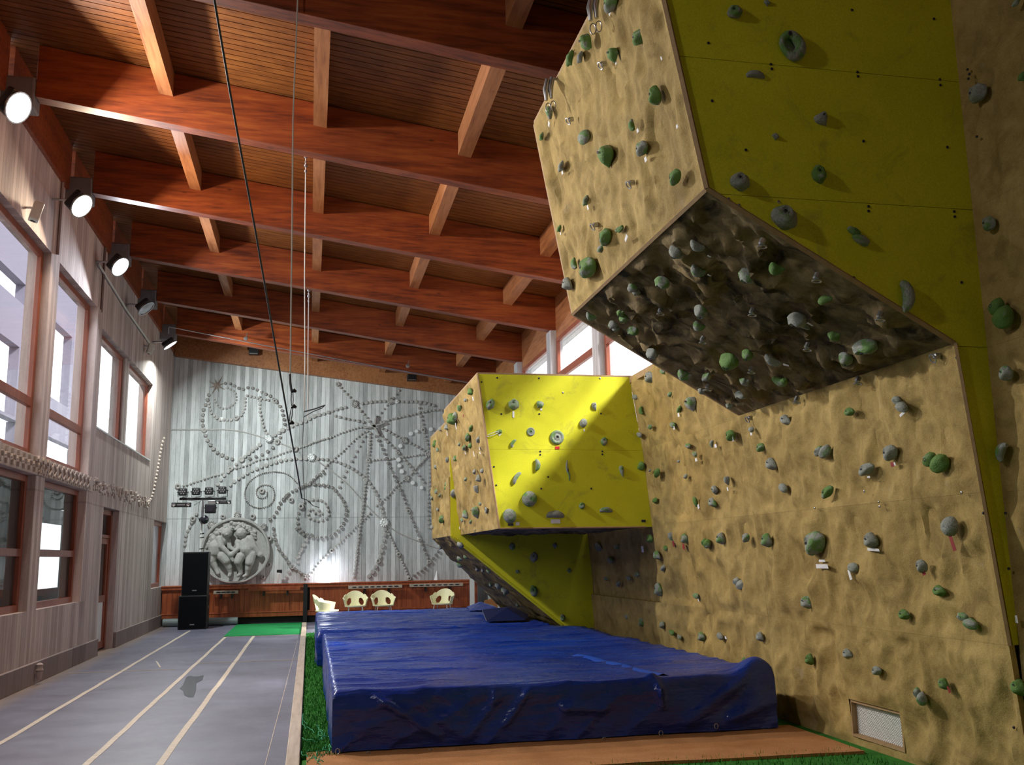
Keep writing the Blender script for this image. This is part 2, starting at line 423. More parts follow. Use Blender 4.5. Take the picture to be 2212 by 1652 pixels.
# left wall with its openings
lw = MB(); xa, xb_ = XL, XL-.3
def lwb(y0, y1, z0, z1, x=XL): lw.box((xb_, y0, z0), (x, y1, z1))
bays = [(5.43, 7.89), (8.34, 10.80), (11.26, 13.72), (14.17, 16.63)]
lwb(YN, 18.11, 0, .95); lwb(YN, 17.06, 2.7, 2.95, XL+.01); lwb(YN, 17.06, 5.75, 7.15)
prev = YN
for a, b in bays:
    lwb(prev, a, .95, 2.7); lwb(prev, a, 2.95, 5.75); prev = b
lwb(16.63, 17.06, .95, 2.7, XL+.02); lwb(16.63, 17.06, 2.95, 5.75, XL+.02)
lwb(17.06, 18.11, .95, 3.8); lwb(18.11, 19.56, 2.52, 3.8); lwb(19.56, 23.79, 0, 3.8); lwb(23.79, YF, 0, .95); lwb(23.79, YF, 2.52, 3.8)
lwb(19.64, 20.10, 3.8, 5.5, XL-.06); lwb(22.70, YF, 3.8, 5.5); lwb(17.06, YF, 5.5, 7.15)
lw = lw.build('wall_left', 'conc_left'); struct(lw)
for y in YB:
    MB().box((-3.56, y-.04, 6.70), (-3.20, y+.24, 7.06)).build('corbel', 'corbel', lw, bevel=.02)
# skirting
struct(MB().box((XL, YN, 0), (XL+.05, 18.05, .28)).box((XL, 19.62, 0), (XL+.05, YF-.4, .28)).build('baseboard_left', 'conc_low', bevel=.006))
# geometric relief band (frieze) on the left wall
MB().box((XL-.01, 3, 2.703), (XL+.022, 17.06, 2.947)).build('relief_band', 'frieze', lw)
def frz(parts, name='relief_frieze', mat='frieze'):
    m = MB()
    for P, d in parts: m.prism(P, (d, 0, 0))
    return m.build(name, mat, lw)
def bar(y0, z0, y1, z1, wd, d, x=XL+.02):
    a, b = Vector((x, y0, z0)), Vector((x, y1, z1)); t = (b-a).normalized(); nn = Vector((0, -t.z, t.y))*wd/2
    return ([a-nn, b-nn, b+nn, a+nn], d)
def cube(y, z, s, d, sh=4, x=XL+.02, r=0.):
    return ([(x, y+s*math.cos(r+2*PI*i/sh), z+s*math.sin(r+2*PI*i/sh)) for i in range(sh)], d)
for k in range(4):
    a = bays[k][0]-.45 if k else 3; b = bays[k][1]; parts = []
    if k == 3:
        y = a+.1
        while y < b+.3:
            for dz in (0, .205): parts.append(([(XL, y-.12, 2.708+dz), (XL, y+.12, 2.708+dz), (XL, y+.07, 2.74+dz), (XL, y-.07, 2.74+dz)], .035))
            parts.append(bar(y-.11, 2.74, y, 2.82, .035, .026)); parts.append(bar(y, 2.82, y+.11, 2.74, .035, .026))
            parts.append(bar(y-.11, 2.92, y, 2.84, .035, .026)); parts.append(bar(y, 2.84, y+.11, 2.92, .035, .026))
            parts.append(cube(y, 2.74, .022, .03, 4, r=PI/4)); y += .26
    else:
        y = a+.05
        while y < b+.3:
            parts.append(cube(y, 2.90, .04, .035, 4, r=.8)); parts.append(cube(y, 2.76, .04, .035, 4, r=.8)); parts.append(cube(y+.09, 2.83, .038, .03, 3, r=.3)); parts.append(cube(y+.17, 2.83, .03, .03, 3, r=1.4))
            if random.random() < .35: parts.append(cube(y+.1, 2.90, .05, .05, 6))
            y += .24
    frz(parts)
parts = []
rg = random.Random(3)
for i in range(150):
    y = rg.uniform(17.1, 22.9); t = (y-17.1)/5.8
    parts.append(cube(y, 2.84+rg.uniform(-.11, .11), rg.uniform(.025, .045), rg.uniform(.02, .04), rg.choice([3, 4, 4, 6]), x=XL, r=rg.uniform(0, 3)))
frz(parts)
m = MB()
for x, y in [(321,1083),(324,1079),(327,1073),(329,1066),(331,1058),(332.5,1050),(334,1042),(335.5,1034),(337,1026),(338.3,1018),(339.6,1010),(341,1002),(342.3,994),(343.6,986),(345,978),(346.4,970),(348,962),(350,954),(353,947)]:
    p = at(x, y, 0, XL); m.lathe([(.04, -.01), (.04, .02), (.018, .045)], 8, Matrix.Translation(p) @ Matrix.Rotation(R(90), 4, 'Y'))
m.build('relief_bead_chain', 'frieze', lw)

# far wall, back wall, right wall
fw = struct(MB().box((-3.9, YF, 0), (4.9, YF+.3, 7.4)).build('wall_far', 'conc_far'))
struct(MB().box((-3.9, YN-.3, 0), (4.9, YN, 7.6)).build('wall_near', 'conc_left'))
rw = MB().box((XR, YN, 0), (XR+.25, YF, 3.3)).box((XR, YN, 3.3), (XR+.25, YB[2], 5.62)).box((XR-.1, YB[-2]+.3, 3.3), (XR+.25, YF, 5.62)).box((XR-.02, YN, 5.62), (XR+.25, YF, 6.3)).build('wall_right', 'conc_far'); struct(rw)
for i, y in enumerate(YB):
    MB().box((4.36 if y > 9 else 4.46, y-.02, 3.82), (XR+.01, y+.30, zb(4.36))).build('column', 'column', rw, bevel=.015)


# ceiling boards and roof slab
m = MB(); y = YN; sh = .1453
while y < YF+.1:
    z0, z1 = 7.03, 7.05
    for (ya, yb_) in ((y, y+.104),):
        xs = (-4.3, 5.0); V = []
        for x in xs:
            for yy in (ya, yb_):
                for z in (z0, z1): V.append((x, yy, z-sh*x))
        m.add(V, [(0,1,3,2),(4,6,7,5),(0,4,5,1),(2,3,7,6),(0,2,6,4),(1,5,7,3)])
    y += .118
V = [(x, yy, z-sh*x) for x in (-4.3, 5.0) for yy in (YN-.3, YF+.3) for z in (7.048, 7.3)]
m.add(V, [(0,1,3,2),(4,6,7,5),(0,4,5,1),(2,3,7,6),(0,2,6,4),(1,5,7,3)])
struct(m.build('ceiling', 'ceil'))

# roof beams (things) and short joists between them
ordn = ['', 'first', 'second', 'third', 'fourth', 'fifth', 'sixth', 'seventh', 'eighth']
def sheared(x0, x1, y0, y1, a, b):
    V = [(x, yy, z-sh*x) for x in (x0, x1) for yy in (y0, y1) for z in (a, b)]
    return MB().add(V, [(0,1,3,2),(4,6,7,5),(0,4,5,1),(2,3,7,6),(0,2,6,4),(1,5,7,3)])
NB = len(YB)
for i, y in enumerate(YB):
    k = NB-i
    o = sheared(-3.195, 4.50, y, y+.19, 6.376, 7.02).build('roof_beam', 'beam', own=True, bevel=.004, seg=1)
    setp(o, 'red laminated roof beam spanning the hall, %s one counted from the far wall' % ordn[k] if k < 8 else 'red laminated roof beam nearest the camera', 'beam', 'roof beams across the hall')
o = MB().add([(x, yy, z) for x in (-3.52, 4.56) for yy in (YF-.2, YF-.01) for z in (6.354-.1211*x, 7.02-sh*x)], [(0,1,3,2),(4,6,7,5),(0,4,5,1),(2,3,7,6),(0,2,6,4),(1,5,7,3)]).build('wall_plate_board', 'purlin', own=True)
setp(o, 'brown timber board lying on top of the far concrete wall under the roof', 'beam')
colname = {0: 'leftmost', 1: 'second from left', 2: 'third from left', 3: 'rightmost'}
for i in range(1, NB):
    y0 = YB[i]+.19; y1 = YB[i+1] if i < NB-1 else YF-.2
    for c, x in enumerate((-1.77, .02, 1.79, 3.55)):
        if i == 1 and c != 2: continue
        if i == 2 and c == 3: continue
        o = sheared(x-.08, x+.08, y0+.003, y1-.003, 6.72, 7.025).build('roof_joist', 'purlin', own=True)
        pl_ = 'between %s and %s beams from far wall' % (ordn[NB-i], ordn[NB-i-1]) if i < NB-1 else 'between last beam and far wall board'
        setp(o, 'short joist, %s in row, %s' % (colname[c], pl_), 'joist', 'short joists between the roof beams')
# timber infill at the eaves
tn = 1
for i in range(NB):
    y0 = YB[i]+.19; y1 = YB[i+1] if i < NB-1 else YF-.2
    o = MB().box((-3.56, y0, 6.86), (-3.50, y1, 7.6)).build('trim_%d' % tn, 'beam'); struct(o); tn += 1
    o = MB().box((4.48, y0+.12, 5.56), (4.53, y1, 6.45)).build('trim_%d' % tn, 'purlin'); struct(o); tn += 1

# windows
wn_ = [0]
def window(x, y0, y1, z0, z1, mulls=(), fw_=.09, glass='glass', side=-1, vm=()):
    wn_[0] += 1; nm = 'window_%d' % wn_[0]; t = .06
    f = MB()
    f.box((x-t/2, y0, z0), (x+t/2, y0+fw_, z1)); f.box((x-t/2, y1-fw_, z0), (x+t/2, y1, z1))
    f.box((x-t/2, y0+fw_, z0), (x+t/2, y1-fw_, z0+fw_)); f.box((x-t/2, y0+fw_, z1-fw_), (x+t/2, y1-fw_, z1))
    for z, h in mulls: f.box((x-t/2-.004, y0+fw_, z-h/2), (x+t/2+.004, y1-fw_, z+h/2))
    o = f.build(nm, 'frame', bevel=.006); struct(o)
    MB().box((x+side*.02-.004, y0+fw_*.8, z0+fw_*.8), (x+side*.02+.004, y1-fw_*.8, z1-fw_*.8)).build('pane', glass, o)
    return o
for k, (a, b) in enumerate(bays):
    window(XL-.13, a, b, 2.95, 5.75, [(3.66, .12)]); window(XL-.13, a, b, .95, 2.7, [(1.70, .10)], glass='glass_low')
window(XL-.13, 17.06, 19.64, 3.8, 5.5, fw_=.07); window(XL-.13, 20.10, 22.70, 3.8, 5.5, fw_=.07)
window(XL-.13, 23.79, 25.75, .95, 2.52, fw_=.10)
for i in range(2, NB-2):
    y0 = YB[i]+.30; y1 = YB[i+1]-.02 if i < NB-1 else YF
    window(4.50, y0, y1, 3.3, 5.58, [(4.84, .12)], fw_=.08, side=1)
# sloping sill under the two high windows
struct(MB().prism([(XL-.1, 17.06, 3.8), (XL+.02, 17.06, 3.8), (XL+.02, 17.06, 3.775), (XL-.1, 17.06, 3.775)], (0, 5.64, 0)).build('trim_40', 'white'))

# door
d = MB(); x = XL-.16
for a, b, c_, e in ((18.11, 18.21, .02, 2.5), (19.46, 19.56, .02, 2.5)): d.box((x-.04, a, c_), (x+.04, b, e))
d.box((x-.04, 18.11, 2.42), (x+.04, 19.56, 2.52)); d.box((x-.04, 18.11, 2.0), (x+.03, 19.56, 2.06))
dr = d.build('door_1', 'frame', bevel=.005); struct(dr)
lf = MB(); lf.box((x-.03, 18.22, .03), (x+.02, 18.34, 1.99)); lf.box((x-.03, 19.33, .03), (x+.02, 19.45, 1.99)); lf.box((x-.03, 18.34, .85), (x+.02, 19.33, .97)); lf.box((x-.03, 18.34, 1.89), (x+.02, 19.33, 1.99)); lf.box((x-.03, 18.34, .03), (x+.02, 19.33, .15))
leaf = lf.build('door_leaf', 'frame', dr)
MB().box((x-.01, 18.34, .15), (x, 19.33, .85)).build('lower_panel', 'white', leaf); MB().box((x-.01, 18.34, .97), (x-.004, 19.33, 1.89)).build('pane', 'glass_low', leaf)
MB().tube([(x+.02, 18.28, 1.05), (x+.07, 18.28, 1.05), (x+.07, 18.42, 1.05)], .011).build('door_handle', 'steel', leaf)

# outside on the left: a dark covered passage behind the lower windows, a neighbouring house above it
m = MB(); ho = sorted([at(86, 1128, 0, -5.6), at(126, 1268, 0, -5.6)], key=lambda p: p.y)
hy0, hy1 = ho[0].y, ho[1].y; hz0, hz1 = min(p.z for p in ho), max(p.z for p in ho)
m.box((-5.62, YN, 0), (-5.6, hy0, 2.75)); m.box((-5.62, hy1, 0), (-5.6, 27.0, 2.75))
m.box((-5.62, hy0, 0), (-5.6, hy1, max(.02, hz0))); m.box((-5.62, hy0, hz1), (-5.6, hy1, 2.75))
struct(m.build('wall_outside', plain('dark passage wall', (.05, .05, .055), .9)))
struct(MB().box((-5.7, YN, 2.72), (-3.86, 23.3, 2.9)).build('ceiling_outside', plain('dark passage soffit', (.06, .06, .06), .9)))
nb = empty('neighbouring_house', (-7.5, 28, -.3), 'lilac-grey upper storey of a house seen through the upper left windows', 'building')
X0 = -7.5
def nbp(x, y): p = at(x, y, 0, X0); return p.y, p.z
ya = nbp(-40, 700)[0]; yb2 = 34.0; zt = 14; 
h1 = (nbp(-60, 560), nbp(56, 616)); h2 = (nbp(-60, 675), nbp(31, 900)); h3 = (nbp(100, 676), nbp(146, 880))
zlo = 5.2
def rect_wall(mb, x, y0, y1, z0, z1, holes):
    ys = sorted({y0, y1, *[h[0] for h in holes], *[h[1] for h in holes]}); zs = sorted({z0, z1, *[h[2] for h in holes], *[h[3] for h in holes]})
    ys = [v for v in ys if y0 <= v <= y1]; zs = [v for v in zs if z0 <= v <= z1]
    for a, b in zip(ys, ys[1:]):
        for c_, e in zip(zs, zs[1:]):
            ym, zm = (a+b)/2, (c_+e)/2
            if any(h[0] < ym < h[1] and h[2] < zm < h[3] for h in holes): continue
            mb.box((x-.25, a, c_), (x, b, e))
holes = []
for (a, b) in (h1, h2, h3): holes.append((min(a[0], b[0]), max(a[0], b[0]), min(a[1], b[1]), max(a[1], b[1])))
m = MB(); rect_wall(m, X0, 14, yb2, zlo, zt, holes); m.build('upper_storey', 'ext', nb)
m = MB()
for y in (15, 20, 27, 33.6): MB().box((X0-.3, y, -.3), (X0, y+.3, zlo)).build('post', 'ext', nb)

# the climbing side: turf, mats, kerb
kb = setp(MB().box((-.15, 2.5, 0), (-.045, 24.6, .055)).build('kerb_board', 'kerb', own=True, bevel=.008), 'long pale kerb board along the right edge of the grey court floor', 'kerb board')

# ================================================================== CLIMBING WALLS
def rock_panel(q, parent, name='rock_panel', mat='rock', amp=.022, seed=0, res=30, fr=5.2, thick=.04, margin=.085, hole=None):
    """moulded panel on the quad q = p00,p10,p11,p01 (u along the first edge); bulges along its normal, flat at the rim"""
    p00, p10, p11, p01 = [Vector(p) for p in q]
    n = (p10-p00).cross(p01-p00).normalized()
    lu, lv = (p10-p00).length, (p01-p00).length
    nu, nv = max(6, int(lu*res)), max(6, int(lv*res)); V = []; F = []
    for j in range(nv+1):
        for i in range(nu+1):
            u, v = i/nu, j/nv
            p = p00*(1-u)*(1-v)+p10*u*(1-v)+p11*u*v+p01*(1-u)*v
            e = min(u*lu, (1-u)*lu, v*lv, (1-v)*lv)
            if hole: e = min(e, max(abs(p.y-(hole[0]+hole[1])/2)-(hole[1]-hole[0])/2, abs(p.z-(hole[2]+hole[3])/2)-(hole[3]-hole[2])/2)+.02)
            k = min(1, max(0, (e-.012)/margin)); k = k*k*(3-2*k)
            s = Vector((p.x*1.0, p.y*1.0, p.z*.62))*fr+Vector((seed*7.1, 3.3*seed, 0))
            h = noise.fractal(s*.45, 1.0, 2.0, 2)*.7 + noise.noise(s)*.55 + .5*(1-abs(noise.noise(s*.9+Vector((3, 1, 7)))))**3 - .35 + .18*noise.noise(s*2.6)
            V.append(p+n*(amp*h*k))
    for j in range(nv):
        for i in range(nu):
            a = j*(nu+1)+i
            if hole:
                c_ = (V[a]+V[a+nu+2])/2
                if hole[0] < c_.y < hole[1] and hole[2] < c_.z < hole[3]: continue
            F.append((a, a+1, a+nu+2, a+nu+1))
    m = MB().add(V, F)
    # skirt to give the panel its thickness
    rim = [i for i in range(nu+1)]+[j*(nu+1)+nu for j in range(1, nv+1)]+[nv*(nu+1)+i for i in range(nu-1, -1, -1)]+[j*(nu+1) for j in range(nv-1, 0, -1)]
    b0 = len(m.v); m.v += [m.v[r]-n*thick for r in rim]; L = len(rim)
    for a in range(L): b = (a+1) % L; m.f.append((rim[a], rim[b], b0+b, b0+a))
    if not hole: m.f.append(tuple(b0+i for i in range(L))[::-1])
    return m.build(name, mat, parent, smooth=True)
def flat_panel(poly, d, parent, name='yellow_panel', mat='yellow'):
    return MB().prism(poly, d).build(name, mat, parent)
def clip(poly, z, keep_above):
    out = []
    for i, p in enumerate(poly):
        q = poly[(i+1) % len(poly)]; a = (p[2]-z) if keep_above else (z-p[2]); b = (q[2]-z) if keep_above else (z-q[2])
        if a >= 0: out.append(p)
        if (a > 0) != (b > 0) and abs(a-b) > 1e-9 and (a >= 0 or b >= 0):
            t = a/(a-b); out.append(tuple(p[i_]+(q[i_]-p[i_])*t for i_ in range(3)))
    return out
def edge(a, b, parent, r=.014, name='edge_strip', mat='ply'):
    a, b = Vector(a), Vector(b)
    return MB().tube([a, b], r, 4).build(name, mat, parent)

YA, YE, YM, YS, YT = 5.45, 8.72, 11.6, 14.7, 17.0
YU = 19.4
def leanx(z): return 4.27-(z-.95)*.088 if z < 2.87 else 4.10-(z-2.87)*.15
XB = 4.34
# base wall: vertical rock panels on the right of and below everything
bw = empty('climbing_wall', (XB, 8, 0), 'sand-coloured rock-textured climbing wall running along the right side down to the floor', 'climbing wall')
for k, (z0, z1) in enumerate([(0, .95), (.95, 1.9), (1.9, 2.85), (2.85, 3.8), (3.8, 4.75), (4.75, 5.7)]):
    rock_panel([(XB, YA, z0+.0005), (XB, 2.2, z0+.0005), (XB, 2.2, z1-.0005), (XB, YA, z1-.0005)], bw, seed=k+1, amp=.075)
# below the leaning part; a hole is left for the vent grille in the first one
vy0, vy1, vz0, vz1 = 6.75, 7.47, .075, .36
def base_x(z): return XB-(z/.95)*(XB-4.27)
def low(y0, y1, z0, z1, s, hole=None):
    rock_panel([(base_x(z0), y1, z0), (base_x(z0), y0, z0), (base_x(z1), y0, z1), (base_x(z1), y1, z1)], bw, seed=s, amp=.075, hole=hole, res=36 if hole else 30)
low(YA, YE, .0, .9495, 11, (vy0+.005, vy1-.005, vz0+.005, vz1-.005))
low(YE+.002, YM-.002, .0, .9495, 15)
low(YM+.002, YS, .0, .9495, 16); low(YS, YU, 0, .9495, 17)
rock_panel([(leanx(.95)+.05, YS, .95), (leanx(.95)+.05, YM+.01, .95), (leanx(1.88)+.05, YM+.01, 1.88), (leanx(1.88)+.05, YS, 1.88)], bw, seed=18, amp=.06)

# leaning middle wall
lwl = empty('leaning_climbing_wall', (4.2, 8.5, .95), 'sand-coloured leaning climbing wall panels between the two overhangs, above the blue mat', 'climbing wall')
def lean(y0, y1, z0, z1, s, amp=.075):
    rock_panel([(leanx(z0), y1, z0), (leanx(z0), y0, z0), (leanx(z1), y0, z1), (leanx(z1), y1, z1)], lwl, seed=s, amp=amp)
s = 20
for z0, z1 in ((.9505, 1.8995), (1.9005, 2.869)):
    lean(YA+.004, YE-.001, z0, z1, s); s += 1
for z0, z1 in ((.9505, 1.8995), (1.9005, 2.8495), (2.8505, 3.78)):
    lean(YE+.001, YM-.003, z0, z1, s); s += 1
edge((leanx(.95), YA-.01, .95), (leanx(2.87), YA-.01, 2.87), lwl)
MB().box((leanx(3.78)+.0, YE, 3.70), (4.36, YM, 3.78)).build('top_board', 'ply', lwl)

# ---- near overhang
oa = empty('climbing_overhang', (3.2, YA, 2.87), 'large hanging climbing volume at upper right with lime yellow near side and sandy left face', 'climbing volume')
A1, A2, A3 = (leanx(2.87), 2.87), (2.43, 3.83), (2.09, 5.76)
polyA = [(XB+.02, YA, .95), (XB+.02, YA, 5.76), (A3[0], YA, A3[1]), (A2[0], YA, A2[1]), (A1[0]+.02, YA, A1[1]), (leanx(.95)+.03, YA, .95)]
zr = [.95, 2.85, 3.80, 4.73, 5.76]
for a, b in zip(zr, zr[1:]):
    pp = clip(clip(polyA, a+.002, True), b-.002, False)
    if len(pp) > 2:
        yp = flat_panel(pp, (0, .02, 0), oa)
fa = [0, .47, 1]
for i in range(2):
    a0 = [A2[k]+(A3[k]-A2[k])*fa[i] for k in (0, 1)]; a1 = [A2[k]+(A3[k]-A2[k])*fa[i+1] for k in (0, 1)]
    rock_panel([(a0[0], YE, a0[1]+.0005), (a0[0], YA+.02, a0[1]+.0005), (a1[0], YA+.02, a1[1]-.0005), (a1[0], YE, a1[1]-.0005)], oa, seed=31+i, amp=.075)
mid = [(A1[k]+A2[k])/2 for k in (0, 1)]
for i, (p, q) in enumerate(((A1, mid), (mid, A2))):
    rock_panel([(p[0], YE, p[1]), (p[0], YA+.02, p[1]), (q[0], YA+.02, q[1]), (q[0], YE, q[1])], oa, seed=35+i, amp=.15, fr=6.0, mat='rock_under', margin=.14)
edge((A1[0], YA, A1[1]), (A2[0], YA, A2[1]), oa, .02); edge((A2[0], YA, A2[1]), (A3[0], YA, A3[1]), oa, .02); edge((A2[0], YA, A2[1]), (A2[0], YE, A2[1]), oa, .018)
MB().prism([(A3[0], YE, A3[1]), (A2[0], YE, A2[1]), (A1[0], YE, A1[1]), (XB, YE, 2.87), (XB, YE, 5.76)], (0, .03, 0)).build('end_board', 'ply', oa)
MB().box((A3[0], YA, 5.76), (XB, YE, 5.79)).build('top_board', 'ply', oa)

# ---- far overhang: near box and the leaning prow behind it
ob = empty('climbing_overhang', (3, YM, 1.88), 'smaller far climbing volume with sunlit lime yellow face and tapering prow above the mat', 'climbing volume')
bx = lambda z: 1.99+(3.78-z)*.132
pb = [(bx(1.88), YM, 1.88), (leanx(1.88)-.0, YM, 1.88), (leanx(2.87), YM, 2.87), (leanx(3.78), YM, 3.78), (bx(3.78), YM, 3.78)]
for a, b in ((1.88, 2.84), (2.84, 3.78)): flat_panel(clip(clip(pb, a+.001, True), b-.001, False), (0, .02, 0), ob)
for i, (z0, z1) in enumerate(((1.88, 2.83), (2.83, 3.78))):
    for j, (y0, y1) in enumerate(((YM+.02, YM+1.55), (YM+1.553, YS))) if False else [(0, (YM+.02, YS))]:
        rock_panel([(bx(z0), y1, z0+.0005), (bx(z0), y0, z0+.0005), (bx(z1), y0, z1-.0005), (bx(z1), y1, z1-.0005)], ob, seed=41+i*2+j, amp=.075)
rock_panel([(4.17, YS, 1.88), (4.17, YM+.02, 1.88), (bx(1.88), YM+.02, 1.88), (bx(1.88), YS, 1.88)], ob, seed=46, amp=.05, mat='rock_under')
edge((bx(1.88), YM, 1.88), (bx(3.78), YM, 3.78), ob, .014); edge((bx(1.88), YM, 1.88), (4.1, YM, 1.88), ob, .012)
MB().box((bx(3.78), YM, 3.78), (4.36, YS, 3.80)).build('top_board', 'ply', ob)
# prow
px0, px1 = 2.06, 2.09
pd = [(px1, YS, 1.87), (3.80, YS, .50), (4.30, YS, .10), (4.30, YS, 1.87), (4.2, YS, 2.84), (px1, YS, 2.84)]
flat_panel(pd, (0, .02, 0), ob)
MB().box((px0+.02, YS, 2.84), (4.3, YS+.02, 3.64)).build('yellow_panel', 'yellow', ob)
for i, (z0, z1) in enumerate(((1.87, 2.76), (2.76, 3.64))):
    rock_panel([(px1, YT, z0), (px1, YS+.02, z0), (px0, YS+.02, z1), (px0, YT, z1)], ob, seed=51+i, amp=.075)
rock_panel([(3.80, YU, .50), (3.80, YS+.02, .50), (px1, YS+.02, 1.87), (px1, YT, 1.87)], ob, seed=55, amp=.06, mat='rock', margin=.1)
rock_panel([(4.30, YU, .10), (4.30, YS+.02, .10), (3.80, YS+.02, .50), (3.80, YU, .50)], ob, seed=56, amp=.04)
edge((px1, YS, 1.87), (3.80, YS, .50), ob, .022, mat='yellow')
MB().prism([(px0, YT, 3.64), (px1, YT, 1.87), (4.3, YT, 1.87), (4.3, YT, 3.64)], (0, .03, 0)).add([(px1, YT, 1.87), (3.8, YU, .5), (4.3, YU, .1), (4.3, YT, 1.87)], [(0, 1, 2, 3)]).build('end_board', 'ply', ob)
MB().box((px0, YS, 3.64), (4.3, YT, 3.66)).build('top_board', 'ply', ob)

# ------------------------------------------------------------------ faces: point, outward normal, host phrase
def fc(p, q, s): n = (Vector(q)-Vector(p)).cross(Vector(s)-Vector(p)).normalized(); return Vector(p), n
FACE = {}
def face(k, p, n, txt, amp):
    n = Vector(n).normalized()
    if n.dot(CAM-Vector(p)) < 0: n = -n
    FACE[k] = (Vector(p), n, txt, amp)
face('AY', (3, YA, 4), (0, -1, 0), 'yellow side of big overhang', 0)
def nn(p, q): d = Vector((q[0]-p[0], 0, q[1]-p[1])); return Vector((d.z, 0, -d.x))
face('AL', (A2[0], 7, A2[1]), nn(A2, A3), 'left face of big overhang', .035)
face('AU', (A2[0], 7, A2[1]), nn(A1, A2), 'underside of big overhang', .07)
face('RW', (XB, 4, 3), (-1, 0, 0), 'wall at far right edge', .035)
face('LW', (leanx(1.9), 7, 1.9), nn((leanx(.95), .95), (leanx(2.87), 2.87)), 'leaning wall under big overhang', .035)
face('LL', (leanx(2), 9, 2), nn((leanx(.95), .95), (leanx(3.5), 3.5)), 'leaning wall between both overhangs', .035)
face('LO', (4.30, 7, .5), nn((XB, 0), (4.27, .95)), 'lowest panels beside vent grille', .035)
face('LB', (4.30, 9, .5), nn((XB, 0), (4.27, .95)), 'lowest panels above blue mat', .035)
face('BY', (3, YM, 3), (0, -1, 0), 'sunlit yellow far face', 0)
face('BL', (bx(2.8), 13, 2.8), nn((bx(1.88), 1.88), (bx(3.78), 3.78)), 'left face of far overhang', .035)
face('BP', (px1, 16, 2.2), (-1, 0, 0), 'left face of far prow', .035)
face('BU', (3.0, 16, 1.145), nn((3.8, .5), (px1, 1.87)), 'slanting underside of far prow', .045)
face('BD', (3, YS, 1), (0, -1, 0), 'shaded yellow far face', 0)
face('SH', (leanx(1.4)+.05, 13, 1.4), nn((leanx(.95), .95), (leanx(1.88), 1.88)), 'shaded wall behind far overhang', .045)

# hold shapes, unit size about 1, z outward from the wall
def ico(sub=3):
    bm = bmesh.new(); bmesh.ops.create_icosphere(bm, subdivisions=sub, radius=.5)
    v = [p.co.copy() for p in bm.verts]; f = [tuple(x.index for x in q.verts) for q in bm.faces]; bm.free(); return v, f
SPH = ico(3)
def flatten(p):
    return Vector((p.x, p.y, p.z if p.z > 0 else p.z*.35))
def hold_mesh(kind):
    v, f = SPH; m = MB()
    wob = lambda p, a, s: p*(1+a*noise.noise(p*s+Vector((ord(kind), 0, 0))))
    if kind == 'j':            # ovoid jug with a scooped pocket
        V = []
        for p in v:
            q = wob(flatten(p), .35, 2.4); d = (Vector((p.x+.10, p.y-.12, p.z-.42))).length
            q = q-Vector((0, 0, 1))*max(0, .20-d)*1.3; V.append(Vector((q.x*.95, q.y*1.05, q.z*1.05)))
        m.add(V, f)
    elif kind == 'r':          # round boss
        V = []
        for p in v:
            q = flatten(p); r = math.hypot(q.x, q.y); q = Vector((q.x, q.y, q.z*.9-(.14*max(0, 1-r/.16)))); V.append(q)
        m.add(V, f)
    elif kind == 'd':          # ring
        pts = [(.31*math.cos(a)*(1+.12*math.cos(a*2+1)), .33*math.sin(a)*1.05, .14) for a in [2*PI*i/22 for i in range(22)]]
        rr = [.15+.05*math.sin(2*PI*i/22+1.9) for i in range(22)]; m.tube(pts, rr, 10, closed=True)
        m.lathe([(.32, 0), (.30, .05)], 18)
    elif kind == 'o':          # dish with a raised rim
        m.lathe([(.5, -.02), (.5, .10), (.46, .2), (.38, .23), (.32, .19), (.25, .15), (.2, .2), (.12, .22), (.1, .12)], 26)
    elif kind == 'c':          # crescent
        a = [R(-70+i*14) for i in range(11)]
        m.tube([(.42*math.cos(t)-.2, .44*math.sin(t), .14+.05*math.cos(t)) for t in a], [.06+.20*math.sin(PI*(i+.7)/11.4) for i in range(11)], 10)
    elif kind == 'b':          # two lobes
        for (x, y, z, r) in ((-.2, .18, .14, .56), (.16, -.12, .12, .72)):
            m.add([wob(flatten(p), .2, 3)*r+Vector((x, y, z*.3)) for p in v], f)
    elif kind == 't':          # wedge
        V = []
        for p in v:
            q = wob(flatten(p), .25, 2.6); t = q.y+.5; q = Vector((q.x*(.25+.95*t), q.y*1.05, q.z*(.4+.9*t))); V.append(q)
        m.add(V, f)
    elif kind == 'l':          # long horn
        m.tube([(.1*math.sin(i*.9), -.46+i*.115, .12+.03*math.cos(i*1.7)) for i in range(9)], [.05, .1, .13, .1, .15, .17, .11, .09, .04], 10)
    elif kind == 'e':          # ledge
        V = []
        for p in v:
            q = wob(flatten(p), .3, 2.8); V.append(Vector((q.x*1.0, q.y*.9+.12*math.cos(q.x*5), q.z*.9)))
        m.add(V, f)
    else:                      # nub
        m.add([wob(flatten(p), .45, 2.2) for p in v], f)
    return m
_mesh = {}
def hmesh(kind, col):
    k = (kind, col)
    if k not in _mesh:
        o = hold_mesh(kind).build('climbing_hold', {'g': 'hold_g', 'm': 'hold_m', 'c': 'hold_c'}[col], smooth=True)
        _mesh[k] = o.data; bpy.data.objects.remove(o)
    return _mesh[k]
bolt_me = None
def bolt_mesh():
    global bolt_me
    if bolt_me is None:
        o = MB().lathe([(.07, .0), (.07, .03), (.045, .035), (.045, .02)], 10).build('bolt_hole', 'inkdark'); bolt_me = o.data; bpy.data.objects.remove(o)
    return bolt_me
COLT = {'g': 'green', 'm': 'green-grey', 'c': 'chalk-grey'}
KIND = {'j': 'jug', 'r': 'round boss', 'd': 'ring', 'o': 'dish', 'c': 'crescent', 'b': 'two-lobed hold', 't': 'wedge', 'l': 'long horn', 'e': 'ledge', 's': 'nub'}
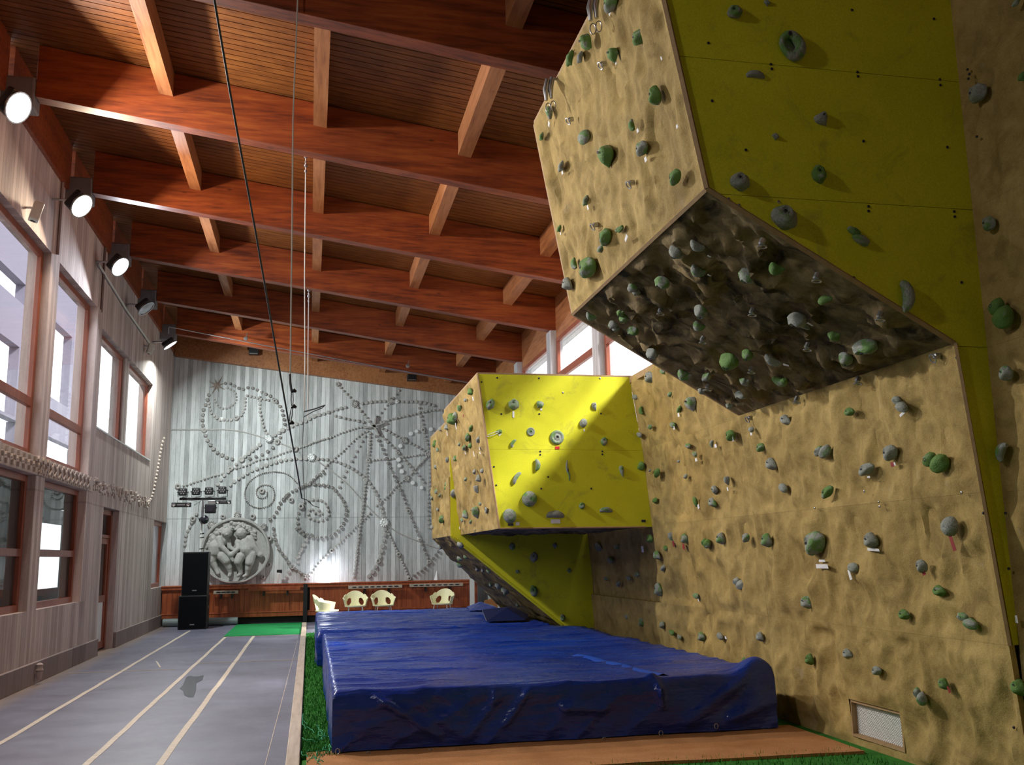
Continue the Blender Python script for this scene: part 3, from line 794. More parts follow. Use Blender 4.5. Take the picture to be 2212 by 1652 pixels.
HOLDS = {
'AY': "1589,24,36,26,jm 1657,5,12,14,sc 1710,97,60,66,dm 1632,161,42,20,ec 1778,257,38,30,tc 1676,294,13,16,sc 1772,375,32,38,jg 1601,391,44,38,jc 1698,468,58,50,jm 1855,509,52,32,bm 1952,639,46,72,cm",
'AL': "1318,6,26,30,jm 1379,80,26,27,jg 1266,94,20,34,tg 1323,120,24,30,tg 1231,127,20,22,sg 1253,124,14,17,sc 1415,206,18,36,jg 1186,247,18,28,cm 1170,295,12,13,sg 1260,297,24,31,rm 1368,269,15,25,cg 1386,320,20,28,jm 1307,338,30,46,tg 1212,360,15,17,sc 1458,382,21,28,jg 1265,434,12,16,sm 1208,494,9,13,sg 1307,511,20,31,jg 1338,495,28,18,bg 1297,537,13,16,sm 1243,568,22,26,cg 1268,577,30,42,jg 1225,613,17,26,jc",
'AU': "1460,544,32,18,jc 1507,531,34,15,ec 1508,585,34,17,em 1615,594,38,22,jm 1430,609,30,18,jm 1370,625,30,18,bm 1513,673,30,20,jm 1510,704,26,16,em 1341,676,17,13,sg 1347,687,20,16,jg 1327,704,28,19,bm 1277,683,24,12,em 1367,714,22,17,jg 1408,764,26,26,jc 1573,781,38,28,jg 1614,766,24,20,jg 1527,813,22,23,tm 1478,810,30,17,em 1609,824,19,15,sm 1516,844,15,12,sc 1600,852,20,19,jc 1576,876,14,13,sm 1677,580,32,18,eg 1787,648,32,22,cg 1721,690,34,22,jc 1739,703,20,9,sc 1802,725,22,16,sg 1867,749,34,44,jm 1826,775,28,20,jm 1670,779,38,15,ec 1684,817,40,20,cg",
'RW': "2111,200,28,38,jc 2197,3,16,14,sm 2209,165,14,20,sg 2136,482,20,32,jm 2158,676,46,70,bg 2173,806,22,32,jm 2169,978,28,46,cm 2201,1485,26,32,jg",
'LW': "1835,889,19,18,jg 1942,873,33,32,bc 1697,907,22,20,jc 1775,975,38,36,bm 1922,977,26,32,jc 2018,998,50,56,bg 1871,1013,32,24,jc 1787,1062,28,21,jg 2049,1137,32,42,rc 1881,1167,24,32,jc 1758,1172,38,46,jm 1842,1226,22,22,rc 1991,1222,18,28,jc 2029,1276,23,22,jg 1741,1296,18,14,sm 1742,1301,20,24,jm 1953,1327,20,21,jg 2088,1341,40,32,bm 1643,966,16,18,jg 1666,1002,20,25,jc 1691,1054,18,20,rc 1623,928,9,14,sc 1656,1167,18,28,jm",
'LO': "1749,1424,14,22,jg 1831,1412,18,20,jc 1894,1448,18,18,jc 2039,1477,18,22,jg 1986,1504,24,38,bm",
'LL': "1403,814,18,24,jc 1431,803,10,11,sm 1516,845,12,15,sc 1491,873,27,33,tm 1373,857,12,16,sc 1447,852,8,12,sm 1387,886,12,18,cg 1467,884,9,12,sg 1404,922,8,12,sm 1453,918,9,14,sm 1381,939,12,12,sc 1578,940,15,24,jg 1540,959,10,18,cm 1486,963,12,12,sm 1501,981,8,12,sm 1466,996,7,7,sc 1384,1007,13,19,jg 1404,1016,7,6,sc 1419,1021,13,16,jg 1481,1029,7,11,sc 1570,1038,12,20,tc 1543,1059,17,18,tc 1415,1081,9,13,sg 1502,1084,11,24,cg 1539,1085,15,18,jm 1394,1097,10,14,sc 1404,1163,10,17,jg 1450,1160,13,20,tc 1479,1163,11,20,jm 1524,1173,19,26,bg 1557,1163,14,24,jm 1611,1161,14,18,jm 1438,1184,7,12,sg 1419,1199,12,17,jm 1432,1227,10,12,sc 1422,1273,12,26,jm 1503,1287,10,13,sm 1595,1260,31,28,bc",
'LB': "1430,1350,8,16,sm 1451,1366,10,12,sg 1468,1376,7,10,sm 1515,1375,12,18,jm 1555,1374,13,15,rc 1642,1375,13,18,jc 1610,1428,11,17,jg",
'SH': "1386,1344,8,17,jm 1376,1241,10,12,sm 1354,1332,6,10,sc 1292,1181,14,16,sc 1332,1181,10,12,sm 1318,1210,12,14,sm 1358,1249,10,11,sc 1336,1261,10,12,sc 1309,1250,8,9,sm",
'BY': "1060,873,18,24,jm 1111,873,24,23,jm 1167,873,16,17,sm 1285,878,14,19,tc 1261,913,17,20,rc 1079,932,12,10,sg 1147,932,18,19,om 1204,944,31,31,om 1110,958,14,21,cm 1306,953,16,18,jm 1158,1004,21,26,cm 1227,1016,17,48,lm 1118,1033,18,31,cm 1344,1018,13,26,tm 1145,1077,34,34,rm 1102,1114,30,32,rm 1199,1112,42,18,ec 1258,1092,14,14,jm 1309,1102,30,14,em",
'BL': "1016,846,11,15,jg 1005,864,7,9,sc 992,883,12,15,tm 975,905,16,24,jg 983,899,11,17,jm 965,922,11,13,jm 1017,926,8,12,sg 1010,944,15,14,jg 1033,950,8,13,sc 992,960,6,8,sm 1003,967,7,12,sm 1015,963,8,12,sg 966,994,8,14,tc 984,990,7,14,sg 1025,1019,7,11,sc 1041,1017,7,11,sc 1006,1035,10,9,sm 1034,1033,9,15,jc 1029,1057,9,18,tc 968,1050,15,21,jg 979,1065,11,14,jc 960,1083,6,9,sc 964,1111,7,9,sc 967,1119,12,10,sc 1037,1088,6,9,sm 1027,1107,13,26,tm 1005,1111,14,16,jm 998,1123,7,8,sm 1050,1102,13,14,dc 1017,1127,7,8,sm",
'BP': "951,926,9,11,sc 940,959,7,17,jg 945,971,8,9,sm 960,954,6,6,sm 941,1008,6,11,sm 943,1061,7,13,sm 950,1070,6,9,sm 933,1076,5,8,sm 945,1100,7,7,sc 954,1121,11,15,jg 933,1138,8,9,sc",
'BU': "994,1177,13,12,rc 993,1207,16,10,em 1006,1203,12,8,em 993,1221,14,11,em 950,1182,10,8,sc 1031,1230,8,7,sc 1043,1232,7,7,sc 1055,1233,8,7,sm 1091,1276,16,13,jm 1076,1265,12,11,jc 1060,1263,7,7,sm 1118,1307,10,7,sm 1134,1343,8,6,sm",
'BD': "1107,1180,14,14,jm 1199,1178,10,12,sm 1154,1203,18,20,jc 1118,1234,9,9,sm 1230,1232,9,10,sm 1154,1276,18,22,jm 1216,1334,12,14,jm",
}
SPAN = {}
def place_hold(fk, i, spec, lab):
    x, y, wpx, hpx, kc = spec
    P0, n, txt, amp = FACE[fk]
    up = Vector((0, 0, 1)); up = (up-n*up.dot(n)).normalized()
    if fk in ('AU',): up = Vector((0, 1, 0))
    u = up.cross(n).normalized()
    P = on(x, y, P0, n); dz = depth(P); ppm = FPX/dz; vdir = (P-CAM).normalized()
    cosn = abs(vdir.dot(n))
    # apparent size of unit vectors on the picture
    def pj(v): q = v-vdir*v.dot(vdir); return abs(q.dot(CR)), abs(q.dot(CU))
    ux, uy = pj(u); vx, vy = pj(up); nx, ny = pj(n)
    kind, col = kc[0], kc[1]
    prr = {'r': .55, 'o': .3, 'd': .45, 'j': .55, 'b': .55, 't': .5, 'c': .5, 'l': .3, 'e': .45, 's': .5}[kind]
    a = wpx/ppm; b = hpx/ppm
    # solve  a = ux*W + nx*pr*m + vx*Hh, b = vy*Hh + uy*W + ...  approximately
    W = Hh = (a+b)/2
    for _ in range(12):
        pr = prr*min(W, Hh)
        W = max(.3*b, min(1.7*max(a, b), (a-.35*nx*pr-.15*vx*Hh)/max(.3, ux)))
        Hh = max(.3*a, min(1.7*max(a, b), (b-.35*ny*pr-.15*uy*W)/max(.3, vy)))
    pr = prr*min(W, Hh)
    P = on(x, y, P0+n*(amp*.5+pr*.35), n)-n*(pr*.35-amp*.15)
    rot = Matrix((u, up, n)).transposed().to_4x4()
    rz = {'e': 0, 'l': .1, 'd': .2}.get(kind, random.uniform(-.5, .5)) if kind not in 'oc' else (0 if kind == 'o' else random.choice([0, PI, .4, 2.6]))
    mw = Matrix.Translation(P) @ rot @ Matrix.Rotation(rz, 4, 'Z') @ Matrix.Diagonal((W, Hh, pr*2.0, 1))
    big = wpx*hpx > 260
    if big:
        r = bpy.data.objects.new('climbing_hold', None); C.objects.link(r); r.matrix_world = mw; r.empty_display_size = .1
        bd = bpy.data.objects.new('hold_body', hmesh(kind, col)); C.objects.link(bd); bd.parent = r
        bh = bpy.data.objects.new('bolt_hole', bolt_mesh()); C.objects.link(bh); bh.parent = r
        pos = {'j': (-.15, .12, .40), 'r': (0, 0, .30), 'd': (.0, .33, .26), 'o': (0, 0, .1), 'c': (.2, 0, .30), 'b': (-.2, .2, .30), 't': (.02, .22, .48), 'l': (0, .02, .27), 'e': (0, .05, .40), 's': (0, 0, .42)}[kind]
        bh.location = pos; bh.scale = (1, 1, 1)
    else:
        r = bpy.data.objects.new('climbing_hold', hmesh(kind, col)); C.objects.link(r); r.matrix_world = mw
    setp(r, lab, 'climbing hold', 'holds on the '+txt)
    return r
def rows_of(items, tol):
    """sort into rows from the top, each from the left"""
    it = sorted(items, key=lambda s: s[1]); rows = []
    for s in it:
        if rows and s[1]-rows[-1][0][1] < tol: rows[-1].append(s)
        else: rows.append([s])
    return [sorted(r, key=lambda s: s[0]) for r in rows]
OR = ['', 'first', 'second', 'third', 'fourth', 'fifth', 'sixth', 'seventh', 'eighth', 'ninth', 'tenth', 'eleventh', 'twelfth']
for fk, txt_ in HOLDS.items():
    items = []
    for t in txt_.split():
        a = t.split(','); items.append((float(a[0]), float(a[1]), float(a[2]), float(a[3]), a[4]))
    rows = rows_of(items, 30 if fk not in ('BL', 'BP', 'BU', 'AL') else 34)
    nr = len(rows)
    for ri, row in enumerate(rows):
        for ci, sp in enumerate(row):
            rt = 'top row' if ri == 0 else 'bottom row' if ri == nr-1 else '%s row down' % (OR[ri+1] if ri+1 < len(OR) else str(ri+1)+'th')
            ct = 'only one' if len(row) == 1 else 'leftmost' if ci == 0 else 'rightmost' if ci == len(row)-1 else '%s from left' % OR[ci+1]
            place_hold(fk, ri*20+ci, sp, '%s %s, %s in %s, %s' % (COLT[sp[4][1]], KIND[sp[4][0]], ct, rt, FACE[fk][2]))

# washers / blank bolt holes in the yellow boards and moulded panels: parts of their volume
def dots(fk, parent, s, r=.014, mat='steel', name='bolt_head'):
    P0, n, _, amp = FACE[fk]; rot = frame_to(n).to_4x4()
    for t in s.split():
        x, y = map(float, t.split(','))
        P = on(x, y, P0+n*amp, n)
        MB().lathe([(r, -.004), (r, .004), (r*.5, .006), (r*.4, .001)], 8, Matrix.Translation(P) @ rot).build(name, mat, parent)
dots('AY', oa, "1840,22 2017,41 1530,93 1466,142 1665,139 1667,149 1852,156 1853,165 2030,172 2031,184 1538,218 1500,279 1865,305 2046,318 1611,324 1876,446 1876,456 2061,457 2062,468 1844,600 2077,610 2061,743 2067,772 2125,1108", .010, 'inkdark')
dots('AY', oa, "1574,430 1596,443 1682,436", .011)
dots('BY', ob, "1074,816 1040,825 1164,817 1083,894 1165,894 1298,893 1167,975 1167,982 1301,975 1301,981 1067,1008 1072,1048 1169,1055 1277,1055 1184,1030", .012, 'inkdark')
dots('BY', ob, "1296,817 1216,848", .012)
dots('LW', lwl, "1867,1061 1898,1084 1900,1094 2077,1064 1760,1097", .009)
dots('RW', bw, "2090,150 2094,160 2092,170 2110,295 2125,1061 2172,1108 2179,1228 2164,1438 2190,1571", .009, 'inkdark')

# anchor rings (hangers)
def rings(fk, s, host):
    P0, n, txt, amp = FACE[fk]; rot = frame_to(n).to_4x4(); pts = []
    for t in s.split(): pts.append(tuple(map(float, t.split(','))))
    rows = rows_of([(p[0], p[1]) for p in pts], 28)
    for ri, row in enumerate(rows):
        for ci, (x, y) in enumerate(row):
            P = on(x, y, P0+n*amp, n); r = empty('anchor_hanger', P)
            M4 = Matrix.Translation(P) @ rot
            MB().lathe([(.022, -.03), (.022, .006), (.012, .014)], 8, M4).build('bolt_head', 'steel', r)
            MB().tube([M4 @ Vector((.028*math.cos(a), .028*math.sin(a)-.015, .02+.012*math.sin(a))) for a in [2*PI*i/12 for i in range(12)]], .005, 6, closed=True).build('ring', 'steel', r, smooth=True)
            setp(r, 'steel anchor ring, %s from left in %s line, %s' % (OR[ci+1], OR[ri+1], txt), 'anchor ring', 'steel anchor rings')
rings('AU', "1645,525 1763,599 1624,674 1517,734 1900,683 1743,749 1622,799 1852,822 1720,864 1528,837 1426,672", '')
rings('AL', "1301,138 1231,258 1362,395 1284,486", '')
rings('LW', "2020,769 1618,903", '')

# paper tags and tape marks
def tags(fk, s):
    P0, n, txt, amp = FACE[fk]
    up = Vector((0, 0, 1)); up = (up-n*up.dot(n)).normalized()
    if fk == 'AU': up = Vector((0, 1, 0))
    u = up.cross(n).normalized()
    sp = []
    for t in s.split(): a = t.split(','); sp.append((float(a[0]), float(a[1]), float(a[2]), float(a[3]), a[4], float(a[5]) if len(a) > 5 else 0.))
    for ri, row in enumerate(rows_of(sp, 34)):
        for ci, (x, y, wpx, hpx, mt, ang) in enumerate(row):
            P = on(x, y, P0+n*(amp*.9+.004), n); ppm = FPX/depth(P); vd = (P-CAM).normalized()
            cw = max(.35, math.sqrt(max(0, 1-(vd.dot(u))**2))); W = wpx/ppm/cw; Hh = hpx/ppm
            a = R(ang); uu = u*math.cos(a)+up*math.sin(a); vv = up*math.cos(a)-u*math.sin(a)
            q = [P-uu*W/2-vv*Hh/2, P+uu*W/2-vv*Hh/2, P+uu*W/2+vv*Hh/2+n*.004, P-uu*W/2+vv*Hh/2]
            o = MB().prism(q, n*.0015).build('route_tag', {'w': 'paper', 'r': 'redtag', 'R': 'brightred', 'k': 'inkdark'}[mt], own=True)
            nm = {'w': 'white paper tag', 'r': 'dark red tape mark', 'R': 'bright red tag', 'k': 'dark label'}[mt]
            setp(o, '%s, %s from left in %s row, %s' % (nm, OR[ci+1], OR[ri+1], txt), 'tag', 'route tags on the '+txt)
tags('AL', "1317,28,7,9,w,10 1331,137,5,4,w 1186,268,6,8,w,30 1378,282,6,8,w 1395,344,7,10,w 1215,373,5,7,w 1463,273,6,7,w 1429,126,4,8,w 1270,448,4,10,w 1353,514,9,8,w,20 1211,504,3,6,w")
tags('LW', "1949,894,11,6,w,20 1877,1030,6,4,w 1928,1003,7,10,r 1932,1002,6,7,w 2058,1173,7,34,r,13 1887,1187,24,6,w,-3 1776,1211,13,5,w 1776,1223,25,9,w 1836,1241,5,22,w,12 1995,1235,7,14,r,15 1623,937,4,6,w")
tags('LL', "1466,896,4,8,w 1456,924,4,7,w 1546,963,5,7,w 1504,993,5,7,w 1572,1056,3,8,w 1509,1094,4,9,w,15 1455,1174,4,12,r,15 1477,1180,5,12,r,-15 1509,1296,2,6,w 1568,1377,4,6,w 1583,948,3,10,w")
tags('LO', "2050,1489,5,14,r,25")
tags('BY', "1109,895,4,14,w 1204,967,9,6,R 1103,1133,12,5,k 1118,1131,8,7,w 1200,1126,20,9,w 1390,1125,9,5,k 1107,963,4,5,w 1262,929,3,5,w 1169,884,4,5,w 1080,938,7,4,w,40")
tags('BL', "1022,861,4,9,w 1001,898,4,6,r 985,920,3,14,w 966,936,3,10,w 1036,968,3,7,w 1024,980,3,12,w 1005,978,3,6,w 1037,978,4,5,w 993,1140,3,5,w")
tags('AU', "1532,553,8,4,w 1532,594,8,4,w 1750,700,14,5,w 1698,788,12,6,w,40")
tags('SH', "1388,1186,5,13,w 1355,1373,5,10,w")
tags('RW', "2196,1337,5,16,w")
# thin elastic cord across the yellow face, tied to a small hold
MB().tube([at(1078, 931, 1, YM-.03), at(1066, 934, 1, YM-.03), at(1053, 940, 1, YM-.01)], .004, 5).tube([at(1078, 934, 1, YM-.03), at(1065, 940, 1, YM-.03), at(1052, 943, 1, YM-.01)], .004, 5).build('elastic_cord', 'white', own=True)
setp(C.objects[-1] if False else bpy.data.objects['elastic_cord'], 'thin pale cord tied between a small hold and left edge of sunlit yellow face', 'cord')

# quickdraw clusters hanging at the left edge of the big overhang
def cluster(x, y, lab):
    P0, n, _, amp = FACE['AL']; P = on(x, y, P0+n*.05, n); r = empty('quickdraw_cluster', P, lab, 'climbing gear', 'hanging quickdraws')
    s = 1.0
    for k in range(2):
        q = P+CR*(-.03+.045*k)+Vector((0, 0, .02*k))
        MB().tube([q, q-Vector((0, 0, .10))+CR*-.02, q-Vector((0, 0, .20))+CR*-.015], [.022, .026, .015], 8).build('sling', 'steel', r, smooth=True)
        c_ = q-Vector((0, 0, .27)); MB().tube([c_+CR*(.022*math.cos(a))+Vector((0, 0, .045*math.sin(a))) for a in [2*PI*i/14 for i in range(14)]], .005, 6, closed=True).build('carabiner', 'steel', r, smooth=True)
    MB().tube([P, P-n*.09], .012, 8).build('bolt', 'steel', r)
cluster(1190, 172, 'pair of grey quickdraws hanging at the left corner of the big overhang')
cluster(1287, -8, 'pair of grey quickdraws on the big overhang, cut by the top of the picture')

# vent grille in the lowest panel
vg = empty('vent_grille', (XB, (vy0+vy1)/2, vz0), 'rectangular perforated vent grille set low in the climbing wall at bottom right', 'vent')
def vx(z): return base_x(z)
f = MB()
for (y0, y1, z0, z1) in ((vy0, vy1, vz0, vz0+.02), (vy0, vy1, vz1-.02, vz1), (vy0, vy0+.02, vz0+.02, vz1-.02), (vy1-.02, vy1, vz0+.02, vz1-.02)): f.box((4.325, y0, z0), (4.395, y1, z1))
f.build('frame', 'ply', vg)
g = MB(); y = vy0+.02
for a, b in ((1, 1), (1, -1)):
    i = -14
    while i < 40:
        y0 = vy0+i*.026
        za, zb2 = vz0+.02, vz1-.02; L = zb2-za
        p, q = (y0, za), (y0+L*1.2*b, zb2)
        # clip in y
        ya_, yb3 = vy0+.02, vy1-.02
        def cl(p, q):
            (y1_, z1_), (y2_, z2_) = p, q
            ts = [0, 1]; dy = y2_-y1_
            for lim in (ya_, yb3):
                t = (lim-y1_)/dy
                if 0 < t < 1: ts.append(t)
            ts.sort()
            for t0, t1 in zip(ts, ts[1:]):
                tm = (t0+t1)/2
                if ya_ <= y1_+dy*tm <= yb3: return (y1_+dy*t0, z1_+(z2_-z1_)*t0), (y1_+dy*t1, z1_+(z2_-z1_)*t1)
        r_ = cl(p, q)
        if r_: g.tube([(4.372, r_[0][0], r_[0][1]), (4.372, r_[1][0], r_[1][1])], .0042, 4, cap=False)
        i += 1
g.build('mesh', 'white', vg)
MB().box((4.395, vy0+.02, vz0+.02), (4.40, vy1-.02, vz1-.02)).build('back_plate', 'beigebox', vg)

# ================================================================== MATS AND TURF
tf = setp(MB().box((-.04, 3.0, 0), (4.335, 21.6, .012)).build('artificial_turf', 'turf', own=True), 'strip of green artificial turf between the kerb board and the blue mats', 'artificial turf')
# loose blades: nobody could count them
m = MB(); rg = random.Random(5)
for i in range(9000):
    if i < 7800: x, y = rg.uniform(-.035, .26), 8.1+13.3*rg.random()**1.6
    else: x, y = rg.uniform(2.0, 4.2), rg.uniform(6.4, 7.25)
    a = rg.uniform(0, 2*PI); h = rg.uniform(.02, .055); l = rg.uniform(.01, .035); wd = .003+.0012*(y/8)
    dx, dy = math.cos(a), math.sin(a)
    m.add([(x-dy*wd, y+dx*wd, .010), (x+dy*wd, y-dx*wd, .010), (x+dx*l, y+dy*l, .010+h)], [(0, 1, 2)])
o = m.build('grass_blades', 'turf', own=True); setp(o, 'loose green plastic grass blades along the kerb and below the tan mat', 'grass', kind='stuff')
m = MB()
for k in range(12):
    x, y = rg.uniform(-.02, .2), rg.choice([8.3, 8.5, 8.9, 9.2, 9.6, 20.4, 20.8, 21.1]); pts = []
    a = rg.uniform(0, 6)
    for i in range(14):
        pts.append((min(.24, max(-.035, x)), y, .02+.03*abs(math.sin(i*1.3+k)))); a += rg.uniform(-.9, .9); x += .035*math.cos(a); y += .06*math.sin(a)
    m.tube(pts, .0035, 4)
setp(m.build('netting', 'net', own=True), 'tangled green netting cord lying on the turf strip', 'net', kind='stuff')

m = MB(); nx, ny = 60, 16; V = []
for j in range(ny+1):
    for i in range(nx+1):
        x = .005+(4.20-.005)*i/nx; y = (7.28-.045*x)+(8.30-7.28+.045*x)*j/ny
        V.append((x, y, .034+.004*noise.noise(Vector((x*2, y*2, 0)))))
F = [(j*(nx+1)+i, j*(nx+1)+i+1, (j+1)*(nx+1)+i+1, (j+1)*(nx+1)+i) for j in range(ny) for i in range(nx)]
m.add(V, F); m.prism([(.005, 7.28, .012), (4.20, 7.09, .012), (4.20, 8.30, .012), (.005, 8.30, .012)], (0, 0, .019))
setp(m.build('tan_mat', 'orange', own=True, smooth=False), 'flat tan felt mat strip on the floor in front of the big blue mat', 'mat')

def tarp(x0, x1, y0, y1, zt, label, seed, hump=None, creases=None, res=26, right_drop=.1):
    t = empty('crash_mat', ((x0+x1)/2, (y0+y1)/2, 0), label, 'crash mat', 'tarpaulin-covered crash mats')
    W, L = x1-x0, y1-y0; d = zt-.015; rr = .05
    def fold(e):                        # excess length -> (out, down)
        if e <= 0: return 0, 0
        q = rr*PI/2
        if e < q: a = e/rr; return rr*math.sin(a), rr*(1-math.cos(a))
        return rr, rr+(e-q)
    S = [-d+i*(W+2*d)/(int((W+2*d)*res)) for i in range(int((W+2*d)*res)+1)]
    T = [-d+i*(L+2*d)/(int((L+2*d)*res)) for i in range(int((L+2*d)*res)+1)]
    V = []
    for tt in T:
        for s in S:
            es = max(-s, s-W, 0); et = max(-tt, tt-L, 0)
            ox, dx = fold(es); oy, dy = fold(et); down = max(dx, dy)
            k = max(0, 1-down/d)
            x = x0+rr+(min(max(s, 0), W))*(W-2*rr)/W; y = y0+rr+(min(max(tt, 0), L))*(L-2*rr)/L
            if s < 0: x -= ox
            elif s > W: x += ox
            if tt < 0: y -= oy
            elif tt > L: y += oy
            z = zt-min(down, d)
            p = Vector((x, y, 0)); q = Vector((seed, 0, 0))
            wr = noise.noise(Vector((x*.7, y*5.0, seed)))*.010+noise.noise(Vector((x*2.0+y*.6, y*10, seed+3)))*.007
            ridge = (1-abs(noise.noise(Vector((x*1.1+.5*y, y*2.6, seed+9)))))**7*.02
            sag = .014*noise.noise(Vector((x*.9, y*.7, seed+5)))
            if down < .03:
                z += wr+ridge+sag
                ex = min(s, W-s); 
                if hump:
                    for hx, hy, hr, hh in hump: z += hh*math.exp(-((x-hx)**2+(y-hy)**2)/hr**2)
            else:
                a = .035*noise.noise(Vector((x*1.6+z*2.6, z*1.7, seed+2)))+.018*(1-abs(noise.noise(Vector((x*2.6-z*3.2+y, z*1.6, seed+7)))))**4+.010*noise.noise(Vector((x*6+y*6, z*5, seed)))
                f = min(1, down/.12)
                if et > 0 and tt < 0 and creases:
                    for (ax_, az_, bx_, bz_, wd_, am_) in creases:
                        ux, uz = bx_-ax_, bz_-az_; q2 = max(0, min(1, ((x-ax_)*ux+(z-az_)*uz)/(ux*ux+uz*uz)))
                        dd = math.hypot(x-ax_-ux*q2, z-az_-uz*q2); a -= 0; a += am_*math.exp(-(dd/wd_)**2)*(1-.5*q2)
                if et > 0 and dy >= dx: y += (-1 if tt < 0 else 1)*a*f
                if es > 0 and dx >= dy:
                    b = .03*noise.noise(Vector((seed+4, y*1.6+z*2.2, z*1.5)))+.01*noise.noise(Vector((seed+1, y*6, z*4)))
                    x += (-1 if s < 0 else (.25))*b*f
                if hump:
                    for hx, hy, hr, hh in hump: z += hh*math.exp(-((x-hx)**2+(y-hy)**2)/hr**2)*max(0, 1-down/.3)
                z = max(z, .014)
            V.append((x, y, z))
    n = len(S); F = [(j*n+i, j*n+i+1, (j+1)*n+i+1, (j+1)*n+i) for j in range(len(T)-1) for i in range(n-1)]
    MB().add(V, F).build('tarpaulin_cover', 'tarp', t, smooth=True)
    return t
cm = tarp(.20, 4.02, 8.17, 14.62, .50, 'large nearer crash mat under a wrinkled blue tarpaulin', 1.3, [(3.88, 8.25, .16, .13), (2.9, 8.2, .05, .035)], [(.55, .46, 1.05, .12, .035, .05), (.8, .47, 1.25, .10, .04, .03), (1.02, .49, 1.25, .30, .03, .03), (1.52, .48, 1.50, .38, .025, .05), (1.55, .40, 1.30, .10, .04, .03), (1.80, .46, 1.62, .20, .03, .03), (2.93, .50, 2.96, .28, .03, .07), (2.1, .30, 2.45, .27, .04, .04), (3.75, .48, 3.2, .14, .06, .05), (3.6, .15, 4.0, .26, .05, .04)], res=52)
tarp(.13, 3.62, 14.66, 19.9, .52, 'farther crash mat under a blue tarpaulin, behind the nearer one and below the tapering prow', 5.1)
for x, y in ((729, 1621), (795, 1627), (930, 1622), (1178, 1611), (1303, 1596), (1425, 1582), (1544, 1567)):
    p = at(x, y, 1, 8.125); MB().tube([p+Vector((.017*math.cos(a), -.03, .021*math.sin(a))) for a in [2*PI*i/12 for i in range(12)]], .004, 5, closed=True).build('grommet', 'steel', cm, smooth=True)
M['tape'] = plain('lighter blue repair tape', (.012, .07, .45), .4, var=.2)
def tape(pts, wd, z=.525):
    m = MB(); V = []
    for i, (x, y) in enumerate(pts):
        zz = z+.012*noise.noise(Vector((x*3, y*3, 1))); V += [(x-wd/2, y, zz-.006), (x, y, zz+.012), (x+wd/2, y, zz-.006)]
    F = []
    for i in range(len(pts)-1): F += [(3*i, 3*i+1, 3*i+4, 3*i+3), (3*i+1, 3*i+2, 3*i+5, 3*i+4)]
    m.add(V, F); m.build('tape_strip', 'tape', cm, smooth=True)
tape([(3.03-.012*i+.02*math.sin(i*.9), 8.28+.1*i) for i in range(20)], .13, .508)
# folded flap and thrown-over tarpaulin piece beside the prow
o = MB().add([(2.7, 15.2, .55), (3.3, 15.0, .57), (3.55, 15.9, .60), (3.0, 16.6, .66), (2.75, 15.9, .70), (3.1, 15.5, .74), (3.35, 16.3, .72)],
             [(0, 1, 5), (1, 2, 5), (0, 5, 4), (4, 5, 6), (5, 2, 6), (4, 6, 3), (2, 3, 6), (0, 4, 3), (0, 3, 2), (0, 2, 1)]).build('folded_tarpaulin', 'tarp_shade', own=True, bevel=.02)
setp(o, 'shade-toned folded end of blue tarpaulin lying on the far mat beside the prow', 'tarpaulin')
setp(MB().add([(3.0, 18.6, .54), (3.55, 18.3, .56), (3.62, 19.5, .58), (3.1, 19.7, .56), (3.3, 19.2, .68)], [(0, 1, 4), (1, 2, 4), (2, 3, 4), (3, 0, 4), (3, 2, 1, 0)]).build('folded_tarpaulin', 'tarp', own=True, bevel=.02), 'small folded tip of blue tarpaulin at the far right end of the far mat', 'tarpaulin')

# ================================================================== FAR END
setp(MB().box((-1.72, 21.45, 0.002), (-.16, 25.3, .012)).build('green_carpet', 'carpet', own=True), 'bright green felt carpet at the far end of the court lanes', 'carpet')
wp = empty('wood_panelling', (.3, 25.5, 0), 'low reddish-brown wood panelling with a flat cap along the foot of the concrete relief wall', 'panelling')
m = MB(); x = -3.52
while x < 4.3:
    if not (-.16 < x+.06 < -.02): m.box((x, 25.40, .20), (min(x+.118, 4.3), 25.44, .93))
    x += .122
m.build('boards', 'wains', wp)
MB().box((-3.54, 25.34, .93), (4.34, YF-.005, .965)).box((-3.54, 25.355, .86), (4.34, 25.40, .93)).build('cap_rail', 'wains', wp, bevel=.006)
MB().box((-3.54, 25.37, .17), (4.34, 25.40, .30)).box((-3.54, 25.36, .27), (4.34, 25.40, .285)).build('base_rail', 'wains', wp, bevel=.004)
MB().box((-.14, 25.33, .0), (-.04, 25.42, .95)).build('dark_post', 'black', wp)
MB().box((-3.5, 25.44, 0), (4.3, 25.5, .93)).build('back_board', 'dark', wp)
m = MB().tube([(-3.45, 25.22, .10), (-1.70, 25.22, .10)], .095, 16).build('bolster', 'beigebox', own=True, smooth=False)
m.data.materials[0] = plain('grey-green pad', (.20, .24, .24), .6); setp(m, 'long grey cylindrical pad lying on the floor against the panelling behind the loudspeakers', 'pad')

